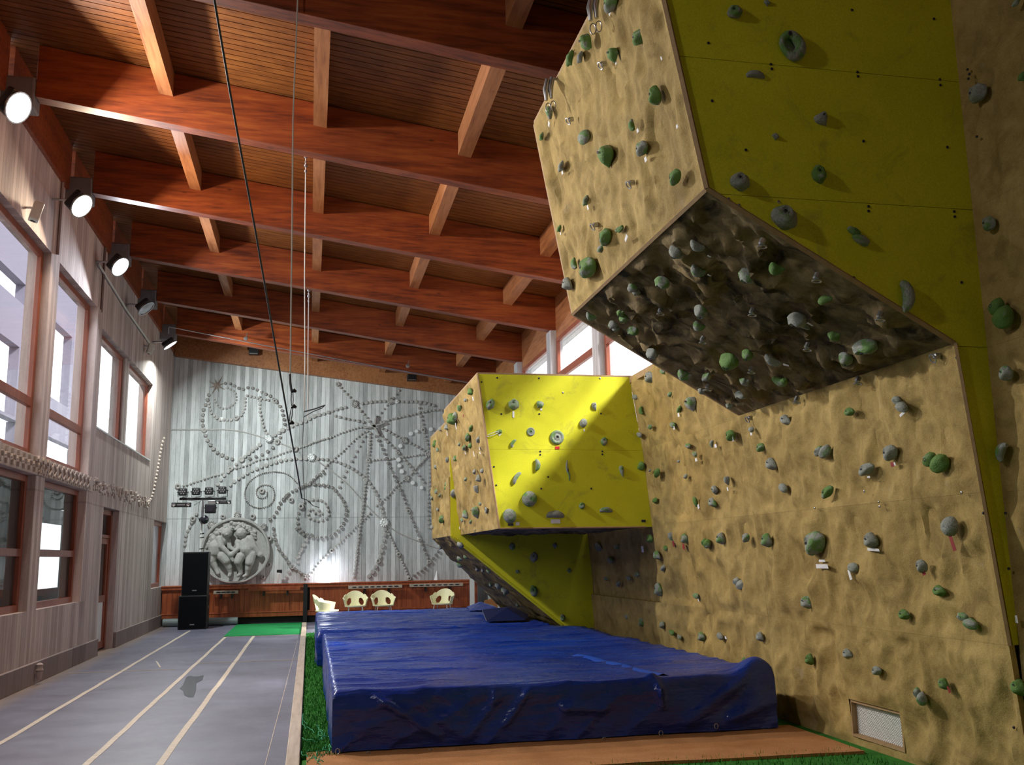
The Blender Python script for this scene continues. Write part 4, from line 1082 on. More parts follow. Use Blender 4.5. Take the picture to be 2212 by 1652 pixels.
def rail(x0, x1, z, zr, lab, holes, y=25.30, tilt=0., mat='kerb'):
    r = empty('bottle_rail', ((x0+x1)/2, y, z), lab, 'shelf', 'rails on the wood panelling')
    o = MB().box((x0, y-.06, z-.04), (x1, y+.02, z+.04)); rb_ = o.build('rail_board', mat, r, bevel=.006)
    n = holes
    for i in range(n):
        c_ = x0+(x1-x0)*(i+1)/(n+1)
        MB().prism([(c_+.06*math.cos(a), y-.063, z+.018*math.sin(a)) for a in [2*PI*k/14 for k in range(14)]], (0, .004, 0)).build('oval_hole', 'inkdark', rb_)
    for c_ in (x0+(x1-x0)*.3, x0+(x1-x0)*.75): MB().box((c_-.02, y-.02, z-.16), (c_+.02, y+.10, z-.04)).build('bracket', 'black', r)
rail(-2.30, -1.72, .79, 0, 'short pale rail with dark oval holes just right of the loudspeakers', 4)
rail(-1.48, -.22, .84, 0, 'long brown rail on the panelling left of the dark post', 0, mat='wains')
rail(.97, 2.33, .84, 0, 'pale rail with a row of dark oval holes above the two middle chairs', 8)
rail(2.52, 3.90, .85, 0, 'thin pale rail with faint holes above the rightmost chair', 8)

# loudspeakers and light stand
def speaker(x0, x1, y0, y1, z0, z1, lab):
    r = empty('loudspeaker', ((x0+x1)/2, y0, z0), lab, 'loudspeaker', 'stacked black loudspeakers')
    cb_ = MB().box((x0, y0+.02, z0), (x1, y1, z1)).build('cabinet', 'black', r, bevel=.012)
    gl_ = MB().box((x0+.02, y0, z0+.03), (x1-.02, y0+.02, z1-.03)).build('grille', 'black_cloth', r, bevel=.006)
    xc = (x0+x1)/2; MB().box((xc-.05, y0-.004, z0+.10), (xc+.05, y0, z0+.125)).build('badge', 'steel', gl_)
    for s in (0, 1): MB().box(((x0-.006) if s == 0 else x1, y0+.25, z0+(z1-z0)*.6), (x0 if s == 0 else x1+.006, y0+.38, z0+(z1-z0)*.68)).build('side_handle', 'steel', cb_)
speaker(-2.96, -2.32, 24.0, 24.55, 0, .77, 'lower black loudspeaker cabinet standing on the floor at the far left')
speaker(-2.91, -2.33, 24.02, 24.50, .772, 1.77, 'upper black loudspeaker cabinet stacked on the lower one')
ls = empty('lighting_stand', (-2.52, 24.2, 1.77), 'white pole with black crossbar standing on top of the loudspeaker stack', 'light stand')
MB().tube([(-2.53, 24.2, 1.78), (-2.53, 24.2, 2.46)], .022, 10).build('pole', 'white', ls, smooth=True)
MB().tube([(-2.53, 24.2, 2.42), (-2.52, 24.2, 3.0)], .03, 10).build('upper_pole', 'steel', ls, smooth=True)
MB().box((-3.06, 24.17, 2.99), (-1.99, 24.23, 3.05)).build('crossbar', 'black', ls, bevel=.006)
for z in (1.84, 2.10, 2.19): MB().tube([(-2.56, 24.2, z), (-2.47, 24.17, z+.01)], .016, 6).build('clamp_knob', 'black', ls)
def box_rounded(m, cx, cy, cz, w, d, h): m.box((cx-w/2, cy-d/2, cz-h/2), (cx+w/2, cy+d/2, cz+h/2)); return m
for i, (px, py) in enumerate(((394, 1062), (423, 1061), (451, 1060), (480, 1058))):
    p = at(px, py, 1, 24.1); w_ = .185
    r = empty('par_light', (p.x, 24.2, 3.05), 'square black stage light, %s of four on the crossbar' % ['leftmost', 'second from left', 'third from left', 'rightmost'][i], 'stage light', 'square stage lights on the crossbar')
    hs_ = box_rounded(MB(), p.x, 24.17, p.z, w_, .14, w_*.95).build('housing', 'black', r, bevel=.025, seg=3)
    for k in range(7):
        a = 2*PI*k/6; rad = 0 if k == 6 else .052
        MB().lathe([(.018, 0), (.018, .008), (.006, .010)], 8, Matrix.Translation((p.x+rad*math.cos(a), 24.10, p.z+rad*math.sin(a))) @ Matrix.Rotation(R(90), 4, 'X')).build('led_lens', 'lens', hs_)
    MB().tube([(p.x-w_*.62, 24.2, p.z), (p.x-w_*.62, 24.2, 3.08), (p.x, 24.2, 3.06), (p.x+w_*.62, 24.2, 3.08), (p.x+w_*.62, 24.2, p.z)], .008, 6).build('yoke', 'black', r)
    MB().tube([(p.x-w_*.62-.02, 24.2, p.z), (p.x+w_*.62+.02, 24.2, p.z)], .014, 8).build('knobs', 'black', r)
def bar_fx(px, py, wpx, hpx, lab):
    p = at(px, py, 1, 24.05); w_, h_ = wpx/FPX*24.6, hpx/FPX*24.6
    r = empty('effect_light', (p.x, 24.12, p.z), lab, 'stage light', 'twin-eye effect lights')
    hs_ = box_rounded(MB(), p.x, 24.12, p.z, w_, .12, h_).build('housing', 'black', r, bevel=.008)
    for s in (-1, 1): MB().lathe([(h_*.36, 0), (h_*.36, .012), (h_*.2, .004)], 12, Matrix.Translation((p.x+s*w_*.37, 24.06, p.z)) @ Matrix.Rotation(R(90), 4, 'X')).build('eye', 'chrome', hs_)
    MB().box((p.x-w_*.2, 24.052, p.z-h_*.12), (p.x+w_*.2, 24.062, p.z+h_*.12)).build('front_label', 'steel', hs_)
    for s in (-1, 1): MB().tube([(p.x+s*w_*.22, 24.14, p.z+h_*.4), (p.x+s*w_*.22, 24.19, 3.0)], .006, 6).build('hanging_arm', 'black', r)
bar_fx(391, 1090, 37, 9, 'low wide black twin-eye effect light under the left end of the crossbar')
bar_fx(482, 1084, 29, 7, 'low wide black twin-eye effect light under the right end of the crossbar')
p = at(454, 1098, 1, 24.0); r = empty('scanner_light', (p.x, 24.1, p.z), 'large square black stage light with a grey top hanging under the crossbar', 'stage light')
box_rounded(MB(), p.x, 24.1, p.z, .25, .2, .22).build('housing', 'black', r, bevel=.03, seg=3)
MB().prism([(p.x+.085*math.cos(a), 23.998, p.z+.08*math.sin(a)) for a in [2*PI*k/16 for k in range(16)]], (0, -.006, 0)).build('front_lens', 'darkglass', r)
box_rounded(MB(), p.x+.02, 24.14, p.z+.15, .17, .12, .09).build('base_box', 'steel', r, bevel=.008)
MB().tube([(p.x-.15, 24.1, p.z+.02), (p.x+.15, 24.1, p.z+.02)], .014, 8).build('knobs', 'black', r)
p = at(441, 1122, 1, 24.05); r = empty('mirror_effect', (p.x, 24.1, p.z), 'round dark glass effect lamp on the pole below the crossbar', 'stage light')
MB().lathe([(.10, -.05), (.105, 0), (.085, .05), (.04, .075), (.0, .08)], 18, Matrix.Translation((p.x, 24.08, p.z)) @ Matrix.Rotation(R(90), 4, 'X')).build('glass_dome', 'darkglass', r)
box_rounded(MB(), p.x-.09, 24.14, p.z, .06, .1, .08).build('clamp', 'black', r)
m = MB()
m.tube([(-2.55, 24.15, 2.98), (-2.72, 24.14, 2.86), (-2.66, 24.14, 2.96), (-2.85, 24.15, 2.98)], .005, 5).tube([(-2.6, 24.15, 2.95), (-2.63, 24.16, 2.6), (-2.56, 24.17, 2.45)], .005, 5)
setp(m.build('cable', 'black', own=True), 'thin black cable drooping under the lighting crossbar', 'cable')

# chairs
def chair(x, y, rz, lab, z=0., tilt=0.):
    r = bpy.data.objects.new('armchair', None); C.objects.link(r); r.location = (x, y, z); r.rotation_euler = (tilt, 0, rz); ROOT[r] = Vector((0, 0, 0))
    setp(r, lab, 'chair', 'cream plastic armchairs at the far end')
    if chair.src:
        for ch in chair.src.children:
            c = ch.copy(); C.objects.link(c); c.parent = r
        return r
    chair.src = r
    nu, nv = 80, 26; V = []; F = []
    def top(a):                          # a = angle from the back centre
        t = abs(a)/R(118)
        return .745-.20*max(0, (t-.30))/.7 if t > .3 else .745-.04*(t/.3)**2
    for j in range(nv+1):
        for i in range(nu+1):
            a = R(-118)+R(236)*i/nu; v = j/nv; t = abs(a)/R(118)
            h = .76-.12*(t/.42)**2 if t < .42 else (.63-.06*(t-.45)/.55)
            if .42 < t < .54: h = .68-.3*(t-.42)
            zz = .40+(h-.40)*v; rad = .245+.055*v
            V.append((rad*math.sin(a)*1.05, rad*math.cos(a)*1.0+.04*v*(1-t), zz))
    for j in range(nv):
        for i in range(nu):
            a = (R(-118)+R(236)*(i+.5)/nu); v = (j+.5)/nv
            e = ((abs(a)-R(36)-R(14)*(.4-v))/R(17))**2+((v-.30)/.28)**2
            if e < 1: continue
            F.append((j*(nu+1)+i, j*(nu+1)+i+1, (j+1)*(nu+1)+i+1, (j+1)*(nu+1)+i))
    sh_ = MB().add(V, F).build('seat_shell', 'cream', r, smooth=True); sm = sh_.modifiers.new('solid', 'SOLIDIFY'); sm.thickness = .018
    MB().lathe([(.0, .375), (.2, .375), (.26, .39), (.265, .415), (.2, .405), (.0, .40)], 28, Matrix.Diagonal((1.02, 1, 1, 1))).build('seat', 'cream', r, smooth=True)
    for sx in (-1, 1):
        for sy in (-1, 1): MB().tube([(sx*.16, sy*.14, .38), (sx*.22, sy*.21, 0)], .012, 8).build('leg', 'chrome', r, smooth=True)
    return r
chair.src = None
def cx_(px, Y): return at(px, 1300, 1, Y).x
chair(cx_(768, 24.75), 24.75, 0, 'cream plastic armchair facing the camera, left one of the middle pair')
chair(cx_(828, 24.75), 24.75, R(4), 'cream plastic armchair facing the camera, right one of the middle pair')
chair(cx_(955, 24.8), 24.8, R(-24), 'cream plastic armchair standing alone at the right under the thin rail')
chair(cx_(707, 22.9), 22.9, R(78), 'cream plastic armchair seen from the side at the left corner of the far mat')

# small lamps on the panelling
p = at(705, 1249, 1, 25.62); r = empty('uplight', (p.x, 25.62, .965), 'glowing white lamp on the panelling cap above the side-on chair', 'lamp')
M['glow'] = plain('lit lamp glass', (.9, .9, .95), .5, emit=(.95, .96, 1), es=14)
MB().lathe([(.05, 0), (.10, .03), (.12, .10), (.09, .15), (0, .17)], 16, Matrix.Translation((p.x, 25.65, .966))).build('lamp_glass', 'glow', r, smooth=True)
MB().lathe([(.07, 0), (.07, .012)], 12, Matrix.Translation((p.x, 25.65, .965))).build('base', 'black', r)
l = bpy.data.lights.new('uplight_bulb', 'POINT'); l.energy = 14; l.color = (.85, .9, 1); l.shadow_soft_size = .08
o = bpy.data.objects.new('uplight_bulb', l); C.objects.link(o); o.parent = r; o.location = (0, -.05, .28)
for px, pt, pb_, lab in ((599, 1232, 1262, 'small white conical lamp with a black head on the panelling cap right of the medallion'),):
    p = at(px, pb_, 1, 25.6); q = at(px+3, pt, 1, 25.6); r = empty('cone_lamp', (p.x, 25.6, .965), lab, 'lamp')
    MB().lathe([(.025, 0), (.065, .26), (.055, .27)], 12, Matrix.Translation((p.x, 25.6, .965)) @ Matrix.Rotation(R(7), 4, 'Y')).build('white_shade', 'white', r, smooth=True)
    MB().box((p.x-.02, 25.56, 1.22), (p.x+.11, 25.64, 1.31)).build('lamp_head', 'black', r, bevel=.01)
p = at(944, 1250, 1, 25.6); setp(MB().lathe([(.09, 0), (.0, .26)], 3, Matrix.Translation((p.x, 25.62, .966)) @ Matrix.Rotation(.5, 4, 'Z')).build('paper_pennant', 'paper', own=True), 'small white pointed paper shape on the panelling cap above the right chair', 'paper')
# leaning boards beyond the far mat, right
setp(MB().box((4.02, 24.9, 0), (4.14, 24.93, 1.0)).build('white_board', 'white', own=True), 'narrow white board standing at the right end of the wood panelling', 'board')
setp(MB().prism([(3.9, 22.5, 0), (4.28, 22.5, 0), (4.28, 22.5, .62), (3.98, 22.5, .55)], (0, .04, 0)).build('orange_board', 'orange', own=True), 'low orange board leaning beyond the far mat beside the prow', 'board')
# outlet on the skirting
p = at(82, 1442, 0, XL+.08); r = empty('wall_valve', (XL+.05, p.y, .14), 'small pale valve fitting on the left wall skirting', 'valve')
MB().lathe([(.035, 0), (.05, .02), (.035, .06), (.045, .09), (.02, .11)], 14, Matrix.Translation((XL+.10, p.y, .16))).build('cap', 'conc_left', r, smooth=True)
MB().lathe([(.03, -.10), (.045, 0)], 12, Matrix.Translation((XL+.10, p.y, .16))).box((XL+.05, p.y-.02, .13), (XL+.10, p.y+.02, .17)).build('body', 'conc_left', r)

# ================================================================== LAMPS AND WIRES ON THE LEFT WALL
M['lampglow'] = plain('lit floodlight glass', (1, 1, 1), .4, emit=(1, 1, 1), es=25)
M['lampglow_warm'] = plain('lit warm floodlight glass', (1, 1, 1), .4, emit=(1, .88, .72), es=25)
desc = ['brightest floodlight at the far left edge, high on the concrete wall', 'warm white floodlight, second along the left wall', 'cool white floodlight with a dark housing, third along the left wall', 'unlit black floodlight, fourth along the left wall', 'farthest lit floodlight beside the corner with the relief wall', 'added unseen fill floodlight nearest the camera, high on the left wall']
for i, (P, aim, col, W, onoff) in enumerate(FLOOD):
    z = aim.normalized(); rot = frame_to(z, Vector((0, 1, 0))); M4 = Matrix.Translation(P) @ rot.to_4x4()
    r = empty('floodlight', P, desc[i], 'floodlight', 'floodlights along the left wall')
    MB().prism([M4 @ Vector((a, b, -.03)) for a, b in ((-.14, -.17), (.14, -.17), (.14, .17), (-.14, .17))], M4.to_3x3() @ Vector((0, 0, -.10))).build('housing', 'black', r, bevel=.03)
    MB().lathe([(.17, -.03), (.178, 0), (.162, 0.0), (.157, -.012)], 20, M4).build('rim', 'steel', r, smooth=True)
    MB().lathe([(.0, 0), (.157, -.012)], 20, M4, cap=False).build('lamp_glass', ('lampglow_warm' if i == 1 else 'lampglow') if onoff else 'lens', r, smooth=True)
    MB().tube([P+Vector((-.02, 0, .02)), P+Vector((-.18, 0, .08)), P+Vector((-.385, 0, .08))], .018, 8).build('wall_arm', 'steel', r)
    if onoff:
        l = bpy.data.lights.new('floodlight_bulb', 'AREA'); l.shape = 'DISK'; l.size = .26; l.energy = W; l.color = col; l.spread = R(170)
        o = bpy.data.objects.new('floodlight_bulb', l); C.objects.link(o); o.parent = r
        o.matrix_local = (Matrix.Translation(z*.012) @ frame_to(-z, Vector((0, 1, 0))).to_4x4())
for px, py, Xp, lab, s in ((78, 458, -3.42, 'beige wall-mounted sensor box above the first upper window', 1.), (325, 753, -3.42, 'small beige wall-mounted box above the last high window', .95)):
    p = at(px, py, 0, Xp); r = empty('wall_sensor', p, lab, 'sensor', 'beige boxes on the left wall')
    M4 = Matrix.Translation(p) @ Matrix.Rotation(R(14), 4, 'Y') @ Matrix.Rotation(R(20), 4, 'Z')
    MB().box((-.06*s, -.09*s, -.12*s), (.06*s, .09*s, .12*s), M4).build('casing', 'beigebox', r, bevel=.02, seg=3)
    MB().lathe([(.03, 0), (.03, .01), (.015, .012)], 10, M4 @ Matrix.Translation((0, 0, -.12*s)) @ Matrix.Rotation(PI, 4, 'X')).build('eye', 'black', r)
    MB().tube([p, p+Vector((-.07, .05, .07)), p+Vector((-.13, .05, .07))], .015, 6).build('bracket', 'steel', r)
def wire(name, pts, rad, mat, lab, cat='cable', group=None, n=6):
    return setp(MB().tube(pts, rad, n).build(name, mat, own=True, smooth=True), lab, cat, group)
wire('cable_duct', [(XL+.03, 16.4, 6.42), (XL+.03, 19.0, 6.30), (XL+.03, 22.4, 6.26)], .022, 'beigebox', 'pale straight cable duct running along the left wall between the floodlights')
wire('conduit', [(XL+.02, 13.95, 6.9), (XL+.02, 13.95, 5.80)], .022, 'conc_low', 'dark vertical conduit beside the second floodlight')
wire('conduit', [(XL+.02, 16.9, 6.9), (XL+.02, 16.9, 5.72)], .022, 'conc_low', 'dark vertical conduit beside the third floodlight')
# tension wire with two small round lamps
a, b = at(366, 706, 1, 23.1), at(1012, 826, 1, 23.1)
pts = [a+Vector((-.05, .3, -.25)), a+Vector((-.03, .1, 0))]+[a+(b-a)*t-Vector((0, 0, .10*4*t*(1-t)*.2)) for t in [i/20 for i in range(21)]]
tw = empty('tension_wire', a, 'thin grey wire with small round discs strung across the hall under the last roof beam', 'wire')
MB().tube(pts, .012, 6).build('wire', 'steel', tw, smooth=True)
for px, py in ((531, 731), (881, 790)):
    p = at(px, py, 1, 23.05); MB().lathe([(.0, -.02), (.045, -.015), (.05, 0), (.045, .015), (0, .02)], 14, Matrix.Translation(p) @ Matrix.Rotation(R(90), 4, 'X')).tube([p, p+Vector((.03, 0, .14))], .008, 5).build('disc', 'steel', tw)
for px, py, w_, h_, lab in ((548, 757, 20, 17, 'small black box speaker under the left half of the far roof board'), (890, 815, 20, 14, 'small black ribbed box speaker under the right half of the far roof board')):
    p = at(px, py, 1, 25.45); r = empty('box_speaker', p, lab, 'loudspeaker', 'small box speakers on the far board'); ww, hh = w_/FPX*25.6/2, h_/FPX*25.6/2
    MB().box((p.x-ww, 25.42, p.z-hh), (p.x+ww, 25.60, p.z+hh)).build('casing', 'black', r, bevel=.008)
    MB().box((p.x-ww*.85, 25.405, p.z-hh*.95), (p.x+ww*.85, 25.42, p.z-hh*.7)).build('front_strip', 'steel', r)

# ropes
Yr = 8.1
wire('hanging_rope', [at(x, y, 1, Yr) for x, y in ((644.5, -40), (643, 0), (638, 130), (636, 172), (633, 260), (631, 480), (627, 812))], .0072, 'rope_white', 'long white cord hanging from the top of the picture down to the grip handles', 'rope', 'hanging cords')
r = empty('grip_handles', at(627, 812, 1, Yr), 'dark chain of spring grips hanging at the end of the long white cord', 'rope fitting')
P_ = lambda x, y: at(x, y, 1, Yr)
MB().tube([P_(626.5, 808), P_(627, 826), P_(630, 845)], .011, 6).build('sleeve', 'rope_dark', r, smooth=True)
for a_, b_2 in (((631, 845), (631, 880)), ((631, 880), (626, 916))):
    for s in (-1.5, 1.5): MB().tube([P_(a_[0]+s, a_[1]), P_((a_[0]+b_2[0])/2+s*1.6, (a_[1]+b_2[1])/2), P_(b_2[0]+s*.6, b_2[1])], .004, 5).build('link', 'rope_dark', r, smooth=True)
for x, y in ((634, 846), (634, 880), (629, 915)):
    c_ = P_(x, y); MB().tube([c_-CR*.02, c_+CR*.005+Vector((0, 0, .012)), c_+CR*.022], [.010, .018, .010], 8).build('clip', 'black', r, smooth=True)
# dark cable: near the camera top left, tied in at the grips, running on down
Hk = P_(625, 921)
A = at(458, -30, 1, 4.9); E_ = at(652, 1076, 1, 9.9)
wire('guy_cable', [A, at(497, 200, 1, 5.45), at(552, 500, 1, 6.4), Hk, at(641, 1010, 1, 9.2), E_], .007, 'rope_dark', 'dark slanting cable from the top of the picture through the grips to mid air', 'cable')
wire('cable_tail', [E_, at(664, 1080, 1, 9.9), at(676, 1092, 1, 9.9), at(690, 1096, 1, 9.9)], .004, 'rope_dark', 'short loose dark tail curling right from the end of the slanting cable', 'cable')
Y2 = 11.55
wire('hanging_rope', [at(660.5, 338, 1, Y2), at(658, 600, 1, Y2), at(659, 780, 1, Y2), at(657, 888, 1, Y2)], .008, 'rope_white', 'left thin white cord of the middle pair, hanging from the second visible roof beam', 'rope', 'hanging cords')
wire('hanging_rope', [at(657, 884, 1, Y2), at(653, 960, 1, Y2), at(655, 1020, 1, Y2), at(659, 1100, 1, Y2), at(659, 1118, 1, Y2)], .0045, 'rope_dark', 'thin dark lower end of the left cord of the middle pair', 'rope', 'hanging cords')
r = empty('rope_swivel', at(660.5, 340, 1, Y2), 'small steel swivel at the roof end of the left cord of the middle pair', 'rope fitting')
m = MB()
for y, rr in ((339, .022), (350, .012), (358, .022), (370, .018)): m.lathe([(0, -.02), (rr, -.012), (rr, .012), (0, .02)], 8, Matrix.Translation(at(660.5, y, 1, Y2)))
m.build('swivel', 'steel', r, smooth=True)
Y3 = 17.45
wire('hanging_rope', [at(667, 626, 1, Y3), at(665.5, 760, 1, Y3), at(665, 905, 1, Y3)], .010, 'rope_white', 'right white cord of the middle pair, hanging from a farther roof beam', 'rope', 'hanging cords')
r = empty('rope_swivel', at(667, 628, 1, Y3), 'small steel swivel at the roof end of the right cord of the middle pair', 'rope fitting')
m = MB()
for y, rr in ((627, .03), (634, .016), (640, .028), (650, .02)): m.lathe([(0, -.03), (rr, -.016), (rr, .016), (0, .03)], 8, Matrix.Translation(at(667, y, 1, Y3)))
m.build('swivel', 'steel', r, smooth=True)
o = MB().tube([at(657, 889, 1, Y2), at(680, 883, 1, Y2), at(702, 875, 1, Y2)], .009, 6).tube([at(655, 901, 1, Y2), at(676, 889, 1, Y2), at(696, 881, 1, Y2), at(702, 875, 1, Y2)], .006, 6).build('trapeze_bar', 'rope_dark', own=True)
setp(o, 'thin dark forked bar tied to the left cord of the middle pair, pointing right', 'bar')

# ================================================================== RELIEF ON THE FAR WALL
Z4 = (350, 740, 4.589); Z5 = (650, 800, 3.304); Z6 = (320, 1020, 4.347)
def resample(P, sp):
    out = [P[0]]; acc = 0
    dense = []
    for i in range(len(P)-1):
        p0, p1, p2, p3 = P[max(i-1, 0)], P[i], P[i+1], P[min(i+2, len(P)-1)]
        for k in range(12):
            t = k/12; dense.append(p1*.5*2*1 if False else (p1*2+(p2-p0)*t+(p0*2-p1*5+p2*4-p3)*t*t+(p1*3-p0-p2*3+p3)*t**3)*.5)
    dense.append(P[-1]); last = dense[0]
    for a, b in zip(dense, dense[1:]):
        L = (b-a).length
        while acc+L >= sp:
            t = (sp-acc)/max(L, 1e-9); a = a+(b-a)*t; out.append(a.copy()); L = (b-a).length; acc = 0
        acc += L
    return out
def ornament(m, p, r, kind, d=.03, rot=0):
    T = Matrix.Translation(p) @ Matrix.Rotation(R(90), 4, 'X') @ Matrix.Rotation(rot, 4, 'Z')   # local z -> -Y
    if kind == 'o': m.lathe([(r, -.01), (r, d*.7), (r*.86, d), (0, d*1.05)], 12, T)
    elif kind == 's': m.lathe([(r, -.01), (r*.9, d*.6), (r*.4, d), (0, d)], 8, T)
    elif kind == 'q': m.lathe([(r, -.01), (r, d), (r*.75, d*1.7), (r*.42, d*1.6), (r*.36, d*.2), (0, d*.1)], 16, T)
    elif kind in 'fR':
        n = 7 if kind == 'f' else 12; V = []; lay = [(1, -.01), (1, d*.7), (.7, d*1.25), (.28, d*.9), (0.001, d*1.3)]; N_ = n*4
        for sc, z in lay:
            for j in range(N_):
                a = 2*PI*j/N_; k = 1-.22*(.5+.5*math.cos(a*n)) if sc > .5 else 1; V.append(T @ Vector((r*sc*k*math.cos(a), r*sc*k*math.sin(a), z*(1 if sc < .5 else (1-.25*math.cos(a*n))))))
        F = [(i*N_+j, i*N_+(j+1) % N_, (i+1)*N_+(j+1) % N_, (i+1)*N_+j) for i in range(len(lay)-1) for j in range(N_)]
        m.add(V, F)
def rel_chain(Z, s, kind, rpx, sp, d=.045, mat='relief'):
    P = []
    for t in s.split():
        a = t.split(','); p = at(Z[0]+float(a[0])/Z[2], Z[1]+float(a[1])/Z[2], 1, YF); P.append(p)
    m = MB(); k = rpx/FPX*25.8
    pts = resample(P, sp/FPX*25.8) if sp else P
    for i, p in enumerate(pts): ornament(m, p+Vector((0, -.002, 0)), k*random.uniform(.85, 1.1), kind, d*random.uniform(.8, 1.15), random.uniform(0, 1))
    return m.build('relief_bead_chain', mat, fw)
CH = [
(Z4, "465,520 440,600 415,655 403,755 403,805 418,868 437,940 463,988 527,1073 587,1110 643,1140 717,1158", 'f', 4.3, 11),
(Z4, "790,1160 835,1118 875,1082 920,1052 960,1018 1008,990", 'o', 4.2, 9.5),
(Z4, "1117,917 1155,897 1195,870 1290,830 1330,808 1375,795 1425,780 1470,750 1550,715", 'o', 4, 10),
(Z4, "465,600 485,690 505,710 557,760 622,765 688,765 773,730 815,655 827,540 855,530 920,545 990,560 1075,575", 'o', 3, 7.5),
(Z4, "520,560 535,600 570,640 625,655 675,635 715,605 735,575 735,530 715,485 640,445", 's', 2.6, 7),
(Z4, "628,405 665,405 710,425 790,465 830,450 878,448 930,465 1025,510 1078,535 1160,625 1187,670 1195,715 1210,775 1215,825", 'f', 3.7, 10),
(Z4, "968,540 967,625 970,690 985,755 1010,850 1045,915", 'o', 3, 8),
(Z4, "215,1418 280,1400 345,1375 410,1355 510,1320 615,1295", 's', 3, 7.2),
(Z4, "735,1245 840,1215 950,1165 1075,1140 1200,1095 1270,1070 1370,1040 1435,1020 1500,990 1600,960", 's', 3, 7.2),
(Z4, "735,1205 635,1298 600,1338 570,1380 530,1430", 'o', 3.6, 11),
(Z4, "870,1150 945,1125 1012,1100 1060,1065 1100,1035 1175,930", 'f', 3.6, 13),
(Z4, "678,1410 725,1370 817,1310 908,1262 1003,1225 1093,1195 1185,1168 1275,1155 1370,1150 1430,1150", 'o', 3.9, 10.3),
(Z4, "1600,1290 1530,1325 1480,1375 1430,1415 1375,1430 1330,1455 1285,1475 1235,1510 1200,1560 1150,1600", 'f', 3.2, 8.5),
(Z4, "1330,1385 1280,1330 1220,1295 1150,1280 1070,1280 980,1300 900,1345 840,1410 818,1500 840,1570 900,1620 980,1635 1060,1610 1105,1550 1110,1480 1085,1425 1030,1408 970,1420 935,1465 945,1520 990,1540 1035,1520 1040,1480", 's', 1.7, 3.9),
(Z6, "1300,215 1270,250 1240,290 1190,395 1147,435 1117,465", 'f', 3.3, 10),
(Z6, "1175,525 1183,575 1190,620 1210,680 1235,730 1285,790 1320,845 1352,885 1405,918 1445,945 1495,980", 'f', 4, 11),
(Z6, "1410,380 1400,425 1400,465 1410,510 1445,550 1500,580 1560,590", 'f', 3.5, 10.5),
(Z6, "1490,640 1465,685 1440,730 1415,770 1395,805", 'o', 3.2, 10),
(Z6, "1320,935 1300,975 1275,1015", 'o', 3.2, 10), (Z6, "455,390 422,437 405,480 385,525 360,580 347,660 345,695", 'o', 3.6, 9.5),
(Z5, "262,100 300,145 345,190 385,240 430,297 465,333 500,385", 'o', 2.8, 9.5),
(Z5, "435,237 498,227 562,222 595,222 684,222 740,225 838,225 900,240 960,255", 'o', 3.5, 9.8),
(Z5, "100,325 178,305 250,280 315,265 345,258", 'o', 3.6, 9.5), (Z5, "245,325 320,345 393,358 465,375", 'o', 3.2, 10),
(Z5, "700,145 640,220 583,287 540,350", 's', 2.8, 10.5), (Z5, "570,370 650,347 730,330 850,303 960,283 1020,290", 'o', 2.8, 8.5),
(Z5, "15,545 120,505 215,477 300,443 400,412 460,405", 's', 2.6, 6.8), (Z5, "450,440 370,505 295,580 200,660 155,715 80,790 20,820", 's', 2.8, 7.5),
(Z5, "470,435 430,510 372,622 305,750 262,860", 'o', 3, 12), (Z5, "490,450 487,550 483,590 470,690 463,780 450,880 440,975 425,1080 412,1180 400,1280 390,1380 375,1480", 'o', 3.1, 7.6),
(Z5, "535,470 585,570 620,665 655,740 690,815 735,920 785,1050 835,1170 870,1260 915,1365", 'f', 3.4, 10.5),
(Z5, "555,445 605,500 670,560 740,640 765,670 820,730 862,778 890,820", 'o', 3, 9), (Z5, "580,415 665,460 735,500 815,537 905,590", 'o', 2.9, 8.5),
(Z5, "845,240 845,290 865,380 882,465 900,535 915,650 915,750 910,860 905,1000 915,1150", 'o', 2.8, 9), (Z5, "520,640 630,632 730,620 870,600", 's', 2.6, 7),
(Z5, "120,630 190,637 245,648 335,685 395,720 463,775 505,830 540,885 570,970 590,1045", 'o', 3.6, 9.6),
(Z5, "600,1135 597,1172 590,1212 573,1290 553,1360 517,1425 470,1485", 'o', 5, 11.5), (Z5, "620,1150 640,1190 697,1312 745,1415 773,1483", 's', 2.8, 6.5),
(Z5, "805,1460 890,1400 955,1320 985,1280", 'f', 3, 9), (Z5, "540,965 620,895 690,815 755,770", 's', 2.8, 7), (Z5, "785,740 905,610", 's', 3, 5),
(Z5, "0,830 45,810 130,815 215,830 250,865 300,930 318,980 320,1020 295,1100 240,1165 180,1190 100,1192 20,1170 -40,1120", 'f', 3.7, 9.5),
(Z5, "60,995 50,1020 60,1050 120,1070 185,1050 195,1010 165,940 90,920 20,940", 'o', 2.9, 9), (Z5, "80,990 105,1020 150,1025 115,985", 'o', 2.7, 9),
(Z5, "490,1020 425,1085 340,1165 270,1240 220,1285 140,1370 80,1450", 's', 2.6, 7), (Z5, "30,1210 5,1270 -15,1330 -30,1400", 'o', 3, 12),
]
for Z, s, k, r_, sp in CH: rel_chain(Z, s, k, r_, sp)
rel_chain(Z5, "710,540 697,638 703,680 720,722 785,452 825,435 928,420 798,803 862,837 684,222", 'o', 4.6, 0, .05, 'relief_white')
rel_chain(Z4, "978,488 592,757", 'o', 4.6, 0, .04, 'relief_white')
rel_chain(Z4, "418,868 733,750 1120,580 1140,985 1320,1055 680,1250 160,1425 790,1160 1195,870 990,1470", 'q', 6, 0, .03)
rel_chain(Z6, "703,415 980,415 422,437 1435,320 1352,885 1138,620 1340,260", 'q', 6.2, 0, .04)
rel_chain(Z6, "1135,865 1080,985", 'q', 5, 0, .03); rel_chain(Z6, "838,400 1083,510 595,490", 'R', 8.6, 0, .05)
